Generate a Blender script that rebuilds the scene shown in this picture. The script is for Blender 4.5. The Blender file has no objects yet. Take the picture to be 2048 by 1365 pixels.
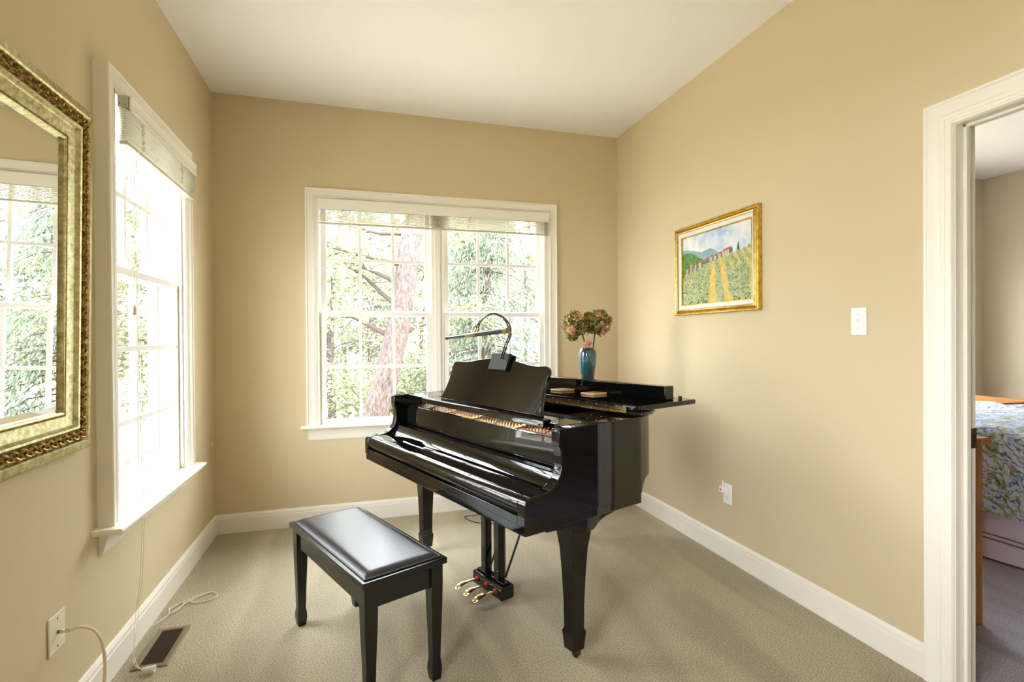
import bpy, bmesh, math, random
import numpy as np
from mathutils import Vector, Matrix
random.seed(7); rng = np.random.default_rng(7)
scene = bpy.context.scene
COL = scene.collection
PI = math.pi

# ------------------------------------------------------------------ camera
CAM = np.array([0.90701, -3.73187, 1.25662]); W = 2.888; H = 2.85
F_PX, YAW, PITCH, ROLL = 1032.452, 0.28574, -0.00605, -0.00644
def _rot():
    cy, sy = math.cos(YAW), math.sin(YAW); cp, sp = math.cos(PITCH), math.sin(PITCH)
    fwd = np.array([sy*cp, cy*cp, sp]); right = np.array([cy, -sy, 0.0]); up = np.cross(right, fwd)
    cr, sr = math.cos(ROLL), math.sin(ROLL)
    return np.array([cr*right+sr*up, -sr*right+cr*up, fwd])
RM = _rot()
cd = bpy.data.cameras.new('camera'); cam = bpy.data.objects.new('camera', cd); COL.objects.link(cam)
cd.sensor_width = 36.0; cd.lens = F_PX/2048*36.0; cd.clip_start = .02; cd.clip_end = 200
m = Matrix.Identity(4)
for r in range(3):
    m[r][0] = RM[0][r]; m[r][1] = RM[1][r]; m[r][2] = -RM[2][r]; m[r][3] = CAM[r]
cam.matrix_world = m
scene.camera = cam
def at(u, v, axis, val):
    """point where the sight line of a photo pixel meets a world plane"""
    d = RM.T @ np.array([(u-1024)/F_PX, -(v-682.5)/F_PX, 1.0])
    t = (val-CAM[axis])/d[axis]
    return CAM+t*d

# ------------------------------------------------------------------ materials
def mat(name, col, rough=.5, metal=0., spec=.5, coat=0., coat_rough=.03, sheen=0.):
    M = bpy.data.materials.new(name); M.use_nodes = True
    b = M.node_tree.nodes['Principled BSDF']
    b.inputs['Base Color'].default_value = (*col, 1); b.inputs['Roughness'].default_value = rough
    b.inputs['Metallic'].default_value = metal; b.inputs['Specular IOR Level'].default_value = spec
    b.inputs['Coat Weight'].default_value = coat; b.inputs['Coat Roughness'].default_value = coat_rough
    b.inputs['Sheen Weight'].default_value = sheen
    M.diffuse_color = (*col, 1)
    return M
def nt(M): return M.node_tree.nodes, M.node_tree.links, M.node_tree.nodes['Principled BSDF']
def coords(N, kind='Object'):
    return N.new('ShaderNodeTexCoord').outputs[kind]
def add_bump(M, scale, strength, dist=.002, detail=2., kind='Object'):
    N, L, b = nt(M)
    t = N.new('ShaderNodeTexNoise'); t.inputs['Scale'].default_value = scale; t.inputs['Detail'].default_value = detail
    L.new(coords(N, kind), t.inputs['Vector'])
    bp = N.new('ShaderNodeBump'); bp.inputs['Strength'].default_value = strength; bp.inputs['Distance'].default_value = dist
    L.new(t.outputs['Fac'], bp.inputs['Height']); L.new(bp.outputs['Normal'], b.inputs['Normal'])
def add_mottle(M, scale, stops, detail=3., kind='Object', rough=.5, stretch=None):
    """noise -> colour ramp into the base colour; stops = [(pos, rgb), ...]"""
    N, L, b = nt(M)
    t = N.new('ShaderNodeTexNoise'); t.inputs['Scale'].default_value = scale; t.inputs['Detail'].default_value = detail
    t.inputs['Roughness'].default_value = rough
    if stretch:
        mp = N.new('ShaderNodeMapping'); mp.inputs['Scale'].default_value = stretch
        L.new(coords(N, kind), mp.inputs['Vector']); L.new(mp.outputs['Vector'], t.inputs['Vector'])
    else: L.new(coords(N, kind), t.inputs['Vector'])
    r = N.new('ShaderNodeValToRGB'); e = r.color_ramp.elements
    e[0].position = stops[0][0]; e[0].color = (*stops[0][1], 1); e[1].position = stops[-1][0]; e[1].color = (*stops[-1][1], 1)
    for p, c in stops[1:-1]:
        q = e.new(p); q.color = (*c, 1)
    L.new(t.outputs['Fac'], r.inputs['Fac']); L.new(r.outputs['Color'], b.inputs['Base Color'])
    return r
def srgb(r, g, b):
    f = lambda c: (c/255/12.92) if c/255 <= .04045 else ((c/255+.055)/1.055)**2.4
    return (f(r), f(g), f(b))

M = {}
M['wall'] = mat('tan wall paint', srgb(209, 194, 161), .75, spec=.25); add_bump(M['wall'], 260, .06, .001)
M['wallbed'] = mat('bedroom wall paint', srgb(214, 203, 178), .75, spec=.25)
M['ceil'] = mat('ceiling paint', srgb(240, 238, 237), .85, spec=.2); add_bump(M['ceil'], 200, .05, .001)
M['trim'] = mat('white trim paint', srgb(240, 236, 226), .32, spec=.5)
M['vinyl'] = mat('white sash paint', srgb(240, 239, 236), .3)
M['blind'] = mat('off white blind slats', srgb(196, 192, 174), .45)
M['ladder'] = mat('cream ladder cord', srgb(206, 198, 176), .7)
M['cordw'] = mat('white cord', srgb(236, 232, 220), .6)
# carpet
C_ = mat('beige cut pile carpet', srgb(190, 174, 142), .95, spec=.1, sheen=.25)
def carpet_nodes(Mx, lo, mid, hi):
    N, L, b = nt(Mx)
    co = coords(N)
    fine = N.new('ShaderNodeTexNoise'); fine.inputs['Scale'].default_value = 190; fine.inputs['Detail'].default_value = 4; fine.inputs['Roughness'].default_value = .7
    L.new(co, fine.inputs['Vector'])
    r = N.new('ShaderNodeValToRGB'); e = r.color_ramp.elements
    e[0].position = .32; e[0].color = (*lo, 1); e[1].position = .68; e[1].color = (*hi, 1)
    q = e.new(.5); q.color = (*mid, 1)
    L.new(fine.outputs['Fac'], r.inputs['Fac'])
    # brushed lanes left by the vacuum cleaner: pile leaning one way or the other
    mp = N.new('ShaderNodeMapping'); mp.inputs['Rotation'].default_value = (0, 0, math.radians(38)); mp.inputs['Scale'].default_value = (2.6, .55, 1)
    L.new(co, mp.inputs['Vector'])
    lane = N.new('ShaderNodeTexNoise'); lane.inputs['Scale'].default_value = 1.6; lane.inputs['Detail'].default_value = 1.5; lane.inputs['Distortion'].default_value = .5
    L.new(mp.outputs['Vector'], lane.inputs['Vector'])
    mr = N.new('ShaderNodeMapRange'); mr.inputs['From Min'].default_value = .42; mr.inputs['From Max'].default_value = .58
    mr.inputs['To Min'].default_value = .86; mr.inputs['To Max'].default_value = 1.1
    L.new(lane.outputs['Fac'], mr.inputs['Value'])
    mx = N.new('ShaderNodeMix'); mx.data_type = 'RGBA'; mx.blend_type = 'MULTIPLY'; mx.inputs['Factor'].default_value = 1
    L.new(r.outputs['Color'], mx.inputs['A']); L.new(mr.outputs['Result'], mx.inputs['B'])
    L.new(mx.outputs['Result'], b.inputs['Base Color'])
    bp = N.new('ShaderNodeBump'); bp.inputs['Strength'].default_value = .9; bp.inputs['Distance'].default_value = .008
    L.new(fine.outputs['Fac'], bp.inputs['Height']); L.new(bp.outputs['Normal'], b.inputs['Normal'])
carpet_nodes(C_, srgb(114, 104, 76), srgb(190, 179, 148), srgb(237, 229, 202)); M['carpet'] = C_
# piano and bench
M['ebony'] = mat('polished black lacquer', (.0035, .0034, .0032), .03, spec=.5)
M['satin'] = mat('satin black lacquer', (.005, .005, .0045), .2, spec=.5)
M['vinylblack'] = mat('black vinyl', (.008, .0095, .018), .31, spec=.6); add_bump(M['vinylblack'], 420, .08, .0006)
M['brass'] = mat('brass', srgb(206, 184, 132), .22, 1.0)
M['brassold'] = mat('dull brass', srgb(118, 96, 58), .3, 1.0)
M['steel'] = mat('steel', (.6, .6, .6), .25, 1.0)
M['goldplate'] = mat('gold iron plate', srgb(196, 146, 60), .38, .75)
M['redfelt'] = mat('red felt', srgb(170, 22, 26), .95, spec=.1, sheen=.5)
M['spruce'] = mat('spruce wood', srgb(190, 132, 66), .5); add_mottle(M['spruce'], 6, [(.3, srgb(168, 110, 50)), (.7, srgb(205, 150, 84))], stretch=(1, 14, 1))
M['whitefelt'] = mat('white felt', srgb(226, 220, 205), .9)
M['black'] = mat('black plastic', (.01, .01, .011), .35)
M['lampgreen'] = mat('dark green enamel', srgb(14, 30, 26), .25, spec=.6, coat=.4)
# gold frames
def gilt(name, a, b_, c, rough=.34, scale=60):
    g = mat(name, b_, rough, .85); add_mottle(g, scale, [(.3, a), (.52, b_), (.72, c)], detail=6, rough=.65); return g
M['gilt'] = gilt('pale gilded wood', srgb(150, 134, 88), srgb(196, 188, 142), srgb(226, 222, 190))
M['giltdark'] = gilt('antique gold carving', srgb(84, 62, 24), srgb(160, 126, 62), srgb(214, 188, 118), .3, 90)
M['giltbright'] = gilt('bright gold leaf', srgb(180, 140, 52), srgb(212, 178, 88), srgb(236, 214, 142), .28, 40)
M['giltcove'] = gilt('shaded gold cove', srgb(150, 112, 36), srgb(186, 146, 56), srgb(206, 170, 84), .3, 30)  # deeper gold paints shade into the hollow of the picture frame
M['giltpale'] = gilt('highlight gold lip', srgb(206, 176, 104), srgb(230, 206, 142), srgb(244, 228, 180), .22, 30)  # paler gold paints a highlight along the frame's raised lip
M['liner'] = mat('linen liner', srgb(226, 222, 218), .8); add_bump(M['liner'], 500, .2, .001)
mm = mat('mirror silver', (.93, .95, .93), .0, 1.0); M['mirror'] = mm
M['plate'] = mat('white switch plate', srgb(244, 242, 240), .28)
M['ivory'] = mat('ivory plate', srgb(230, 222, 196), .3)
M['slot'] = mat('dark slot', (.02, .018, .015), .6)
M['lens'] = mat('amber lens', srgb(210, 130, 60), .2)
M['ventmetal'] = mat('brown painted steel', srgb(128, 112, 88), .42)
M['ventdark'] = mat('dark duct', (.012, .009, .007), .8)
M['ventslat'] = mat('shade darkened louver', srgb(76, 58, 42), .4)  # brown darkened so the louvers carry the shade of the gaps between them
M['coax'] = mat('cream cable', srgb(236, 220, 200), .4)
M['oak'] = mat('golden oak', srgb(160, 106, 46), .42); add_mottle(M['oak'], 9, [(.3, srgb(138, 86, 32)), (.7, srgb(182, 126, 62))], stretch=(9, 9, .8))
M['cork'] = mat('pale wood coaster', srgb(226, 190, 140), .6)
M['coaster'] = mat('brown coaster face', srgb(150, 110, 62), .45)
# glass: what the pane lets through and what it mirrors
G = bpy.data.materials.new('window glass'); G.use_nodes = True
N, L = G.node_tree.nodes, G.node_tree.links; N.clear()
o_ = N.new('ShaderNodeOutputMaterial'); mxs = N.new('ShaderNodeMixShader'); tr = N.new('ShaderNodeBsdfTransparent'); gl = N.new('ShaderNodeBsdfGlossy')
# Schlick reflectance from the angle of view, the same on both faces of the pane
ge = N.new('ShaderNodeNewGeometry'); dp = N.new('ShaderNodeVectorMath'); dp.operation = 'DOT_PRODUCT'; L.new(ge.outputs['Incoming'], dp.inputs[0]); L.new(ge.outputs['Normal'], dp.inputs[1])
ab = N.new('ShaderNodeMath'); ab.operation = 'ABSOLUTE'; L.new(dp.outputs['Value'], ab.inputs[0])
om = N.new('ShaderNodeMath'); om.operation = 'SUBTRACT'; om.inputs[0].default_value = 1.; L.new(ab.outputs[0], om.inputs[1])
pw5 = N.new('ShaderNodeMath'); pw5.operation = 'POWER'; pw5.inputs[1].default_value = 5.; L.new(om.outputs[0], pw5.inputs[0])
fr = N.new('ShaderNodeMath'); fr.operation = 'MULTIPLY_ADD'; fr.inputs[1].default_value = .96; fr.inputs[2].default_value = .04; L.new(pw5.outputs[0], fr.inputs[0])
tr.inputs['Color'].default_value = (.97, .985, .975, 1); gl.inputs['Roughness'].default_value = 0.
L.new(fr.outputs[0], mxs.inputs['Fac']); L.new(tr.outputs['BSDF'], mxs.inputs[1]); L.new(gl.outputs['BSDF'], mxs.inputs[2]); L.new(mxs.outputs['Shader'], o_.inputs['Surface'])
M['glass'] = G
# vase glaze: dark foot, teal body, pale blue runs from the shoulder
V = mat('drip glaze', (.05, .15, .16), .08, spec=.6, coat=.5); N, L, b = nt(V)
co = coords(N)
mp = N.new('ShaderNodeMapping'); mp.inputs['Scale'].default_value = (110, 110, 11); L.new(co, mp.inputs['Vector'])
n1 = N.new('ShaderNodeTexNoise'); n1.inputs['Scale'].default_value = 1.; n1.inputs['Detail'].default_value = 3; L.new(mp.outputs['Vector'], n1.inputs['Vector'])
sx = N.new('ShaderNodeSeparateXYZ'); L.new(co, sx.inputs['Vector'])
mr = N.new('ShaderNodeMapRange'); mr.inputs['From Min'].default_value = 0; mr.inputs['From Max'].default_value = .236; L.new(sx.outputs['Z'], mr.inputs['Value'])
ad = N.new('ShaderNodeMath'); ad.operation = 'MULTIPLY_ADD'; ad.inputs[1].default_value = .9; L.new(n1.outputs['Fac'], ad.inputs[0])
sb = N.new('ShaderNodeMath'); sb.operation = 'SUBTRACT'; sb.inputs[1].default_value = .45; L.new(mr.outputs['Result'], sb.inputs[0]); L.new(sb.outputs[0], ad.inputs[2])
r = N.new('ShaderNodeValToRGB'); e = r.color_ramp.elements
e[0].position = .18; e[0].color = (*srgb(58, 52, 48), 1); e[1].position = 1.; e[1].color = (*srgb(40, 36, 40), 1)
for p, c in [(.34, srgb(60, 82, 92)), (.46, srgb(40, 94, 94)), (.56, srgb(32, 82, 72)), (.7, srgb(78, 124, 138)), (.86, srgb(50, 76, 94))]:
    q = e.new(p); q.color = (*c, 1)
L.new(ad.outputs[0], r.inputs['Fac']); L.new(r.outputs['Color'], b.inputs['Base Color']); M['glaze'] = V
# plants: colour differs from petal to petal / leaf to leaf
def island(name, stops, rough=.6, transl=.0):
    X = mat(name, stops[0][1], rough, spec=.25); N, L, b = nt(X)
    g = N.new('ShaderNodeNewGeometry'); r = N.new('ShaderNodeValToRGB'); e = r.color_ramp.elements
    e[0].position = stops[0][0]; e[0].color = (*stops[0][1], 1); e[1].position = stops[-1][0]; e[1].color = (*stops[-1][1], 1)
    for p, c in stops[1:-1]:
        q = e.new(p); q.color = (*c, 1)
    L.new(g.outputs['Random Per Island'], r.inputs['Fac']); L.new(r.outputs['Color'], b.inputs['Base Color'])
    if transl:
        t = N.new('ShaderNodeBsdfTranslucent'); mx = N.new('ShaderNodeMixShader'); mx.inputs['Fac'].default_value = transl
        out = [n for n in N if n.type == 'OUTPUT_MATERIAL'][0]
        L.new(r.outputs['Color'], t.inputs['Color']); L.new(b.outputs['BSDF'], mx.inputs[1]); L.new(t.outputs['BSDF'], mx.inputs[2]); L.new(mx.outputs['Shader'], out.inputs['Surface'])
    return X
M['petal'] = island('dried green petals', [(0, srgb(70, 62, 28)), (.3, srgb(116, 108, 48)), (.6, srgb(160, 150, 76)), (.86, srgb(190, 172, 108)), (1, srgb(206, 160, 124))], .7, .15)
M['pinkpetal'] = island('dried pink petals', [(0, srgb(196, 134, 104)), (.5, srgb(216, 164, 134)), (1, srgb(232, 196, 168))], .7, .2)
M['stem'] = mat('brown stem', srgb(92, 70, 38), .7)
M['leafA'] = island('young broad leaves', [(0, srgb(94, 102, 74)), (.5, srgb(122, 129, 99)), (1, srgb(152, 156, 126))], .5, .4)
M['leafB'] = island('mid green leaves', [(0, srgb(90, 99, 80)), (.5, srgb(114, 122, 99)), (1, srgb(142, 146, 120))], .5, .35)
M['leafL'] = island('pale new leaves', [(0, srgb(94, 100, 76)), (.5, srgb(122, 126, 100)), (1, srgb(150, 152, 126))], .5, .4)
M['needle'] = island('evergreen needles', [(0, srgb(76, 90, 79)), (.5, srgb(100, 113, 97)), (1, srgb(132, 140, 114))], .5, .3)
M['bark'] = mat('grey pink bark', srgb(88, 77, 76), .9, spec=.1); add_mottle(M['bark'], 26, [(.34, srgb(54, 46, 45)), (.5, srgb(86, 76, 75)), (.68, srgb(106, 96, 95))], detail=6, rough=.7, stretch=(1.6, 1.6, .5)); 
M['twig'] = mat('grey brown twigs', srgb(76, 69, 65), .9, spec=.1)
M['grass'] = mat('dry pale ground', srgb(160, 152, 136), .95, spec=.1); add_mottle(M['grass'], 3, [(.35, srgb(134, 132, 108)), (.65, srgb(176, 168, 152))], detail=8)
M['siding'] = mat('pale siding', srgb(226, 222, 212), .7)
# bed linen
D = mat('paisley duvet cotton', srgb(150, 160, 180), .9, spec=.15, sheen=.2); N, L, b = nt(D)
co = coords(N)
n1 = N.new('ShaderNodeTexNoise'); n1.inputs['Scale'].default_value = 9.; n1.inputs['Detail'].default_value = 2; n1.inputs['Distortion'].default_value = 2.4; L.new(co, n1.inputs['Vector'])
wv = N.new('ShaderNodeTexWave'); wv.wave_type = 'RINGS'; wv.inputs['Scale'].default_value = 8.; wv.inputs['Distortion'].default_value = 14; wv.inputs['Detail'].default_value = 3; wv.inputs['Detail Scale'].default_value = 1.6
L.new(co, wv.inputs['Vector'])
r1 = N.new('ShaderNodeValToRGB'); e = r1.color_ramp.elements; e[0].position = .36; e[0].color = (*srgb(132, 156, 200), 1); e[1].position = .62; e[1].color = (*srgb(134, 144, 128), 1)
q = e.new(.46); q.color = (*srgb(190, 202, 232), 1); q = e.new(.54); q.color = (*srgb(172, 182, 172), 1)
L.new(n1.outputs['Fac'], r1.inputs['Fac'])
r2 = N.new('ShaderNodeValToRGB'); e = r2.color_ramp.elements; e[0].position = .0; e[0].color = (*srgb(70, 66, 74), 1); e[1].position = .24; e[1].color = (1, 1, 1, 1)
L.new(wv.outputs['Fac'], r2.inputs['Fac'])
mx = N.new('ShaderNodeMix'); mx.data_type = 'RGBA'; mx.blend_type = 'MULTIPLY'; mx.inputs['Factor'].default_value = .8
L.new(r1.outputs['Color'], mx.inputs['A']); L.new(r2.outputs['Color'], mx.inputs['B']); L.new(mx.outputs['Result'], b.inputs['Base Color']); M['duvet'] = D
M['skirt'] = mat('lilac grey bed skirt', srgb(204, 196, 218), .85, spec=.15)
M['skirtband'] = mat('dark skirt piping', srgb(96, 84, 90), .8)
M['carpetbed'] = mat('bedroom carpet', srgb(176, 166, 160), .95, spec=.1); carpet_nodes(M['carpetbed'], srgb(116, 110, 116), srgb(172, 166, 178), srgb(204, 200, 212))

# ------------------------------------------------------------------ mesh helpers
def link(o, parent=None):
    COL.objects.link(o)
    if parent: o.parent = parent
    return o
def tag(o, label=None, cat=None, group=None, kind=None):
    if label: o['label'] = label
    if cat: o['category'] = cat
    if group: o['group'] = group
    if kind: o['kind'] = kind
    return o
def empty(name, loc=(0, 0, 0), rz=0., label=None, cat=None, group=None, kind=None):
    o = bpy.data.objects.new(name, None); o.empty_display_size = .05; link(o)
    o.location = loc; o.rotation_euler = (0, 0, rz)
    return tag(o, label, cat, group, kind)
class MB:
    def __init__(s): s.bm = bmesh.new(); s.mi = 0
    def face(s, vs):
        try:
            f = s.bm.faces.new(vs); f.material_index = s.mi; return f
        except ValueError: return None
    def box(s, x0, x1, y0, y1, z0, z1, mx=None):
        c = [(x0, y0, z0), (x1, y0, z0), (x1, y1, z0), (x0, y1, z0), (x0, y0, z1), (x1, y0, z1), (x1, y1, z1), (x0, y1, z1)]
        v = [s.bm.verts.new(mx @ Vector(p) if mx is not None else p) for p in c]
        for q in ((3, 2, 1, 0), (4, 5, 6, 7), (0, 1, 5, 4), (1, 2, 6, 5), (2, 3, 7, 6), (3, 0, 4, 7)): s.face([v[i] for i in q])
        return s
    def prism(s, poly, a, b, f):
        """closed 2D polygon extruded from a to b; f(p, q, t) gives the 3D point"""
        A = [s.bm.verts.new(f(p, q, a)) for p, q in poly]; B = [s.bm.verts.new(f(p, q, b)) for p, q in poly]
        n = len(poly)
        s.face(A[::-1]); s.face(B)
        for i in range(n): s.face([A[i], A[(i+1) % n], B[(i+1) % n], B[i]])
        return s
    def frustum(s, rings):
        """list of rectangles (cx, cy, hx, hy, z) stacked into one closed column"""
        R = [[s.bm.verts.new((cx+a*hx, cy+b_*hy, z)) for a, b_ in ((-1, -1), (1, -1), (1, 1), (-1, 1))] for cx, cy, hx, hy, z in rings]
        s.face(R[0][::-1]); s.face(R[-1])
        for A, B in zip(R, R[1:]):
            for i in range(4): s.face([A[i], A[(i+1) % 4], B[(i+1) % 4], B[i]])
        return s
    def lathe(s, prof, n=32, c=(0, 0, 0), mx=None):
        R = []
        for r_, z in prof:
            ring = []
            for i in range(n):
                a = 2*PI*i/n; p = Vector((c[0]+r_*math.cos(a), c[1]+r_*math.sin(a), c[2]+z))
                ring.append(s.bm.verts.new(mx @ p if mx is not None else p))
            R.append(ring)
        for A, B in zip(R, R[1:]):
            for i in range(n): s.face([A[i], A[(i+1) % n], B[(i+1) % n], B[i]])
        s.face(R[0][::-1]); s.face(R[-1])
        return s
    def tube(s, pts, r, n=8, cap=True):
        pts = [Vector(p) for p in pts]; R = []; up = None
        rs = r if isinstance(r, (list, tuple)) else [r]*len(pts)
        for i, p in enumerate(pts):
            t = (pts[min(i+1, len(pts)-1)]-pts[max(i-1, 0)]).normalized()
            if up is None:
                up = Vector((0, 0, 1)) if abs(t.z) < .9 else Vector((1, 0, 0))
            x = t.cross(up).normalized(); y = x.cross(t).normalized(); up = y
            R.append([s.bm.verts.new(p+rs[i]*(math.cos(2*PI*k/n)*x+math.sin(2*PI*k/n)*y)) for k in range(n)])
        for A, B in zip(R, R[1:]):
            for k in range(n): s.face([A[k], A[(k+1) % n], B[(k+1) % n], B[k]])
        if cap: s.face(R[0][::-1]); s.face(R[-1])
        return s
    def frame(s, prof, a0, a1, b0, b1, f, sides=4):
        """mitred moulding round a rectangle; prof = (inset, height) points; f(a, b, w) -> point. sides=3 leaves the bottom open"""
        R = []
        for u, w in prof:
            if sides == 4: cs = [(a0+u, b0+u), (a1-u, b0+u), (a1-u, b1-u), (a0+u, b1-u)]
            else: cs = [(a0+u, b0), (a0+u, b1-u), (a1-u, b1-u), (a1-u, b0)]
            R.append([s.bm.verts.new(f(a, b_, w)) for a, b_ in cs])
        k = 4 if sides == 4 else 3
        for A, B in zip(R, R[1:]):
            for i in range(k): s.face([A[i], A[(i+1) % 4], B[(i+1) % 4], B[i]])
        if sides == 3:
            s.face([r_[0] for r_ in R]); s.face([r_[3] for r_ in R][::-1])
        return s
    def build(s, name, m, parent=None, bevel=0., seg=2, smooth=0, loc=None):
        bmesh.ops.recalc_face_normals(s.bm, faces=s.bm.faces[:])
        me = bpy.data.meshes.new(name); s.bm.to_mesh(me); s.bm.free()
        for x in (m if isinstance(m, (list, tuple)) else [m]): me.materials.append(x)
        o = bpy.data.objects.new(name, me); link(o, parent)
        if loc is not None: o.location = loc
        if smooth:
            me.shade_smooth(); me.set_sharp_from_angle(angle=math.radians(smooth))
        if bevel:
            md = o.modifiers.new('bevel', 'BEVEL'); md.width = bevel; md.segments = seg; md.limit_method = 'ANGLE'; md.angle_limit = math.radians(40)
            me.shade_smooth(); me.set_sharp_from_angle(angle=math.radians(50)); md.harden_normals = False
        return o
def spline(pts, n=6, closed=False):
    P = [np.array(p, float) for p in pts]; out = []; k = len(P)
    for i in range(k if closed else k-1):
        p0, p1, p2, p3 = (P[(i-1) % k], P[i], P[(i+1) % k], P[(i+2) % k]) if closed else (P[max(i-1, 0)], P[i], P[i+1], P[min(i+2, k-1)])
        for j in range(n):
            t = j/n
            out.append(.5*((2*p1)+(-p0+p2)*t+(2*p0-5*p1+4*p2-p3)*t*t+(-p0+3*p1-3*p2+p3)*t**3))
    if not closed: out.append(P[-1])
    return out
XY = lambda p, q, t: (p, q, t)
XZ = lambda p, q, t: (p, t, q)      # polygon in x,z extruded along y
YZ = lambda p, q, t: (t, p, q)      # polygon in y,z extruded along x
def structure(o): o['kind'] = 'structure'; return o

# ------------------------------------------------------------------ room shell
YF = -6.4       # wall behind the camera
T = .14
# openings: back window (x, z), left window (y, z), door in right wall (y, z)
BW = (.628, 2.278, .655, 2.215); LW = (-1.472, -.655, .575, 2.195); DO = (-3.30, -2.437, 0., 2.0)
structure(MB().box(-T, W+T, YF-T, T, -.12, 0).build('floor', M['carpet']))
structure(MB().box(-T, W+T, YF-T, T, H, H+.15).build('ceiling', M['ceil']))
w = MB(); w.box(-T, BW[0], 0, T, 0, H).box(BW[1], W+T, 0, T, 0, H).box(BW[0], BW[1], 0, T, 0, BW[2]).box(BW[0], BW[1], 0, T, BW[3], H)
structure(w.build('wall_back', M['wall']))
L4 = (-4.35, -3.15, .575, 2.195)     # a second window in the left wall, beside the camera
w = MB(); w.box(-T, 0, YF, L4[0], 0, H).box(-T, 0, L4[1], LW[0], 0, H).box(-T, 0, L4[0], L4[1], 0, L4[2]).box(-T, 0, L4[0], L4[1], L4[3], H).box(-T, 0, LW[1], 0, 0, H).box(-T, 0, LW[0], LW[1], 0, LW[2]).box(-T, 0, LW[0], LW[1], LW[3], H)
structure(w.build('wall_left', M['wall']))
WT = .094
w = MB(); w.box(W, W+WT, YF, DO[0], 0, H).box(W, W+WT, DO[1], 0, 0, H).box(W, W+WT, DO[0], DO[1], DO[3], H)
structure(w.build('wall_right', M['wall']))
structure(MB().box(-T, W+T, YF-T, YF, 0, H).build('wall_front', M['wall']))
BB = [(0, 0), (.015, 0), (.015, .093), (.0125, .096), (.0125, .110), (.010, .113), (.0085, .120), (.004, .125), (0, .125)]
structure(MB().prism(BB, 0, W, lambda p, q, t: (t, -p, q)).build('baseboard_back', M['trim'], smooth=35))
structure(MB().prism(BB, YF, 0, lambda p, q, t: (p, t, q)).build('baseboard_left', M['trim'], smooth=35))
structure(MB().prism(BB, -2.355, 0, lambda p, q, t: (W-p, t, q)).build('baseboard_right', M['trim'], smooth=35))
structure(MB().prism(BB, YF, DO[0]-.095, lambda p, q, t: (W-p, t, q)).build('baseboard_right_rear', M['trim'], smooth=35))

# ------------------------------------------------------------------ windows
CAS = [(0, 0), (0, .016), (.003, .020), (.008, .021), (.012, .019), (.014, .015), (.017, .014), (.046, .011), (.049, .013), (.053, .013), (.055, .010), (.061, .010), (.064, .007), (.07, .006), (.07, 0)]
def lift(prof, d): return [(u, (w_+d if w_ > 0 else 0)) for u, w_ in prof]
def sash(root, f, a0, a1, b0, b1, w0, w1, cols, rows, st=.036, tr_=.03, br=.04, lift_plate=False):
    """one sash in plane coordinates a (across), b (up), w (depth, towards the room positive). f maps to the world"""
    fb = lambda s, x0, x1, y0, y1, z0, z1: s.prism([(x0, y0), (x1, y0), (x1, y1), (x0, y1)], z0, z1, f)
    s = MB(); fb(s, a0, a0+st, b0, b1, w0, w1); fb(s, a1-st, a1, b0, b1, w0, w1); fb(s, a0+st, a1-st, b0, b0+br, w0, w1); fb(s, a0+st, a1-st, b1-tr_, b1, w0, w1)
    so = s.build('sash', M['vinyl'], root, bevel=.003)
    g0, g1, h0, h1 = a0+st, a1-st, b0+br, b1-tr_
    mid = (w0+w1)/2
    s = MB(); fb(s, g0-.004, g1+.004, h0-.004, h1+.004, mid-.002, mid+.002); s.build('pane', M['glass'], so)
    s = MB()
    for i in range(1, cols):
        c = g0+(g1-g0)*i/cols; fb(s, c-.010, c+.010, h0, h1, mid+.003, mid+.012); fb(s, c-.010, c+.010, h0, h1, mid-.012, mid-.003)
    for i in range(1, rows):
        c = h0+(h1-h0)*i/rows; fb(s, g0, g1, c-.010, c+.010, mid+.0035, mid+.0125); fb(s, g0, g1, c-.010, c+.010, mid-.0125, mid-.0035)
    s.build('muntins', M['vinyl'], so)
    if lift_plate:
        c = g1-.10*(1 if lift_plate > 0 else -6.2); s = MB(); fb(s, c-.03, c+.03, b0+.010, b0+.026, w1, w1+.003); fb(s, c-.026, c+.026, b0+.014, b0+.022, w1+.003, w1+.006)
        s.build('sash_lift', M['ivory'], so)
    return so
def sash_lock(root, f, a, b, w):
    s = MB(); s.prism([(a-.022, b), (a+.022, b), (a+.022, b+.006), (a-.022, b+.006)], w-.014, w+.008, f); s.prism([(a-.008, b+.006), (a+.020, b+.006), (a+.022, b+.011), (a-.008, b+.012)], w-.006, w+.002, f)
    s.build('sash_lock', M['ivory'], root, bevel=.001)
# back window: two double-hung units side by side
w1 = empty('window_1', ((BW[0]+BW[1])/2, 0, BW[2])); w1['kind'] = 'structure'
inv1 = Vector(w1.location)
fB = lambda a, b_, w_: (a-inv1.x, -w_-inv1.y, b_-inv1.z)
s = MB().frame(CAS, .556, 2.366, .672, 2.280, fB, 3); s.build('casing', M['trim'], w1, smooth=35)
s = MB()
for a0, a1 in ((BW[0]-.002, .642), (2.264, BW[1]+.02)): s.prism([(a0, .668), (a1, .668), (a1, 2.213), (a0, 2.213)], -T, .004, fB)
s.prism([(BW[0], 2.190), (BW[1], 2.190), (BW[1], 2.215), (BW[0], 2.215)], -T, .003, fB)
s.prism([(1.404, .668), (1.492, .668), (1.492, 2.2), (1.404, 2.2)], -T, -.012, fB)
s.prism([(1.428, .668), (1.468, .668), (1.468, 2.2), (1.428, 2.2)], -.012, -.004, fB)
s.prism([(BW[0], .645), (BW[1], .645), (BW[1], .664), (BW[0], .664)], -T-.03, 0, fB)
s.build('jamb', M['trim'], w1, bevel=.002)
for a0, a1 in ((.643, 1.404), (1.492, 2.264)):
    lo = sash(w1, fB, a0, a1, .664, 1.446, -.052, -.016, 3, 2, lift_plate=1)
    sash_lock(lo, fB, (a0+a1)/2, 1.446, -.036)
    sash(w1, fB, a0+.006, a1-.006, 1.414, 2.19, -.094, -.058, 3, 2)
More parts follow.
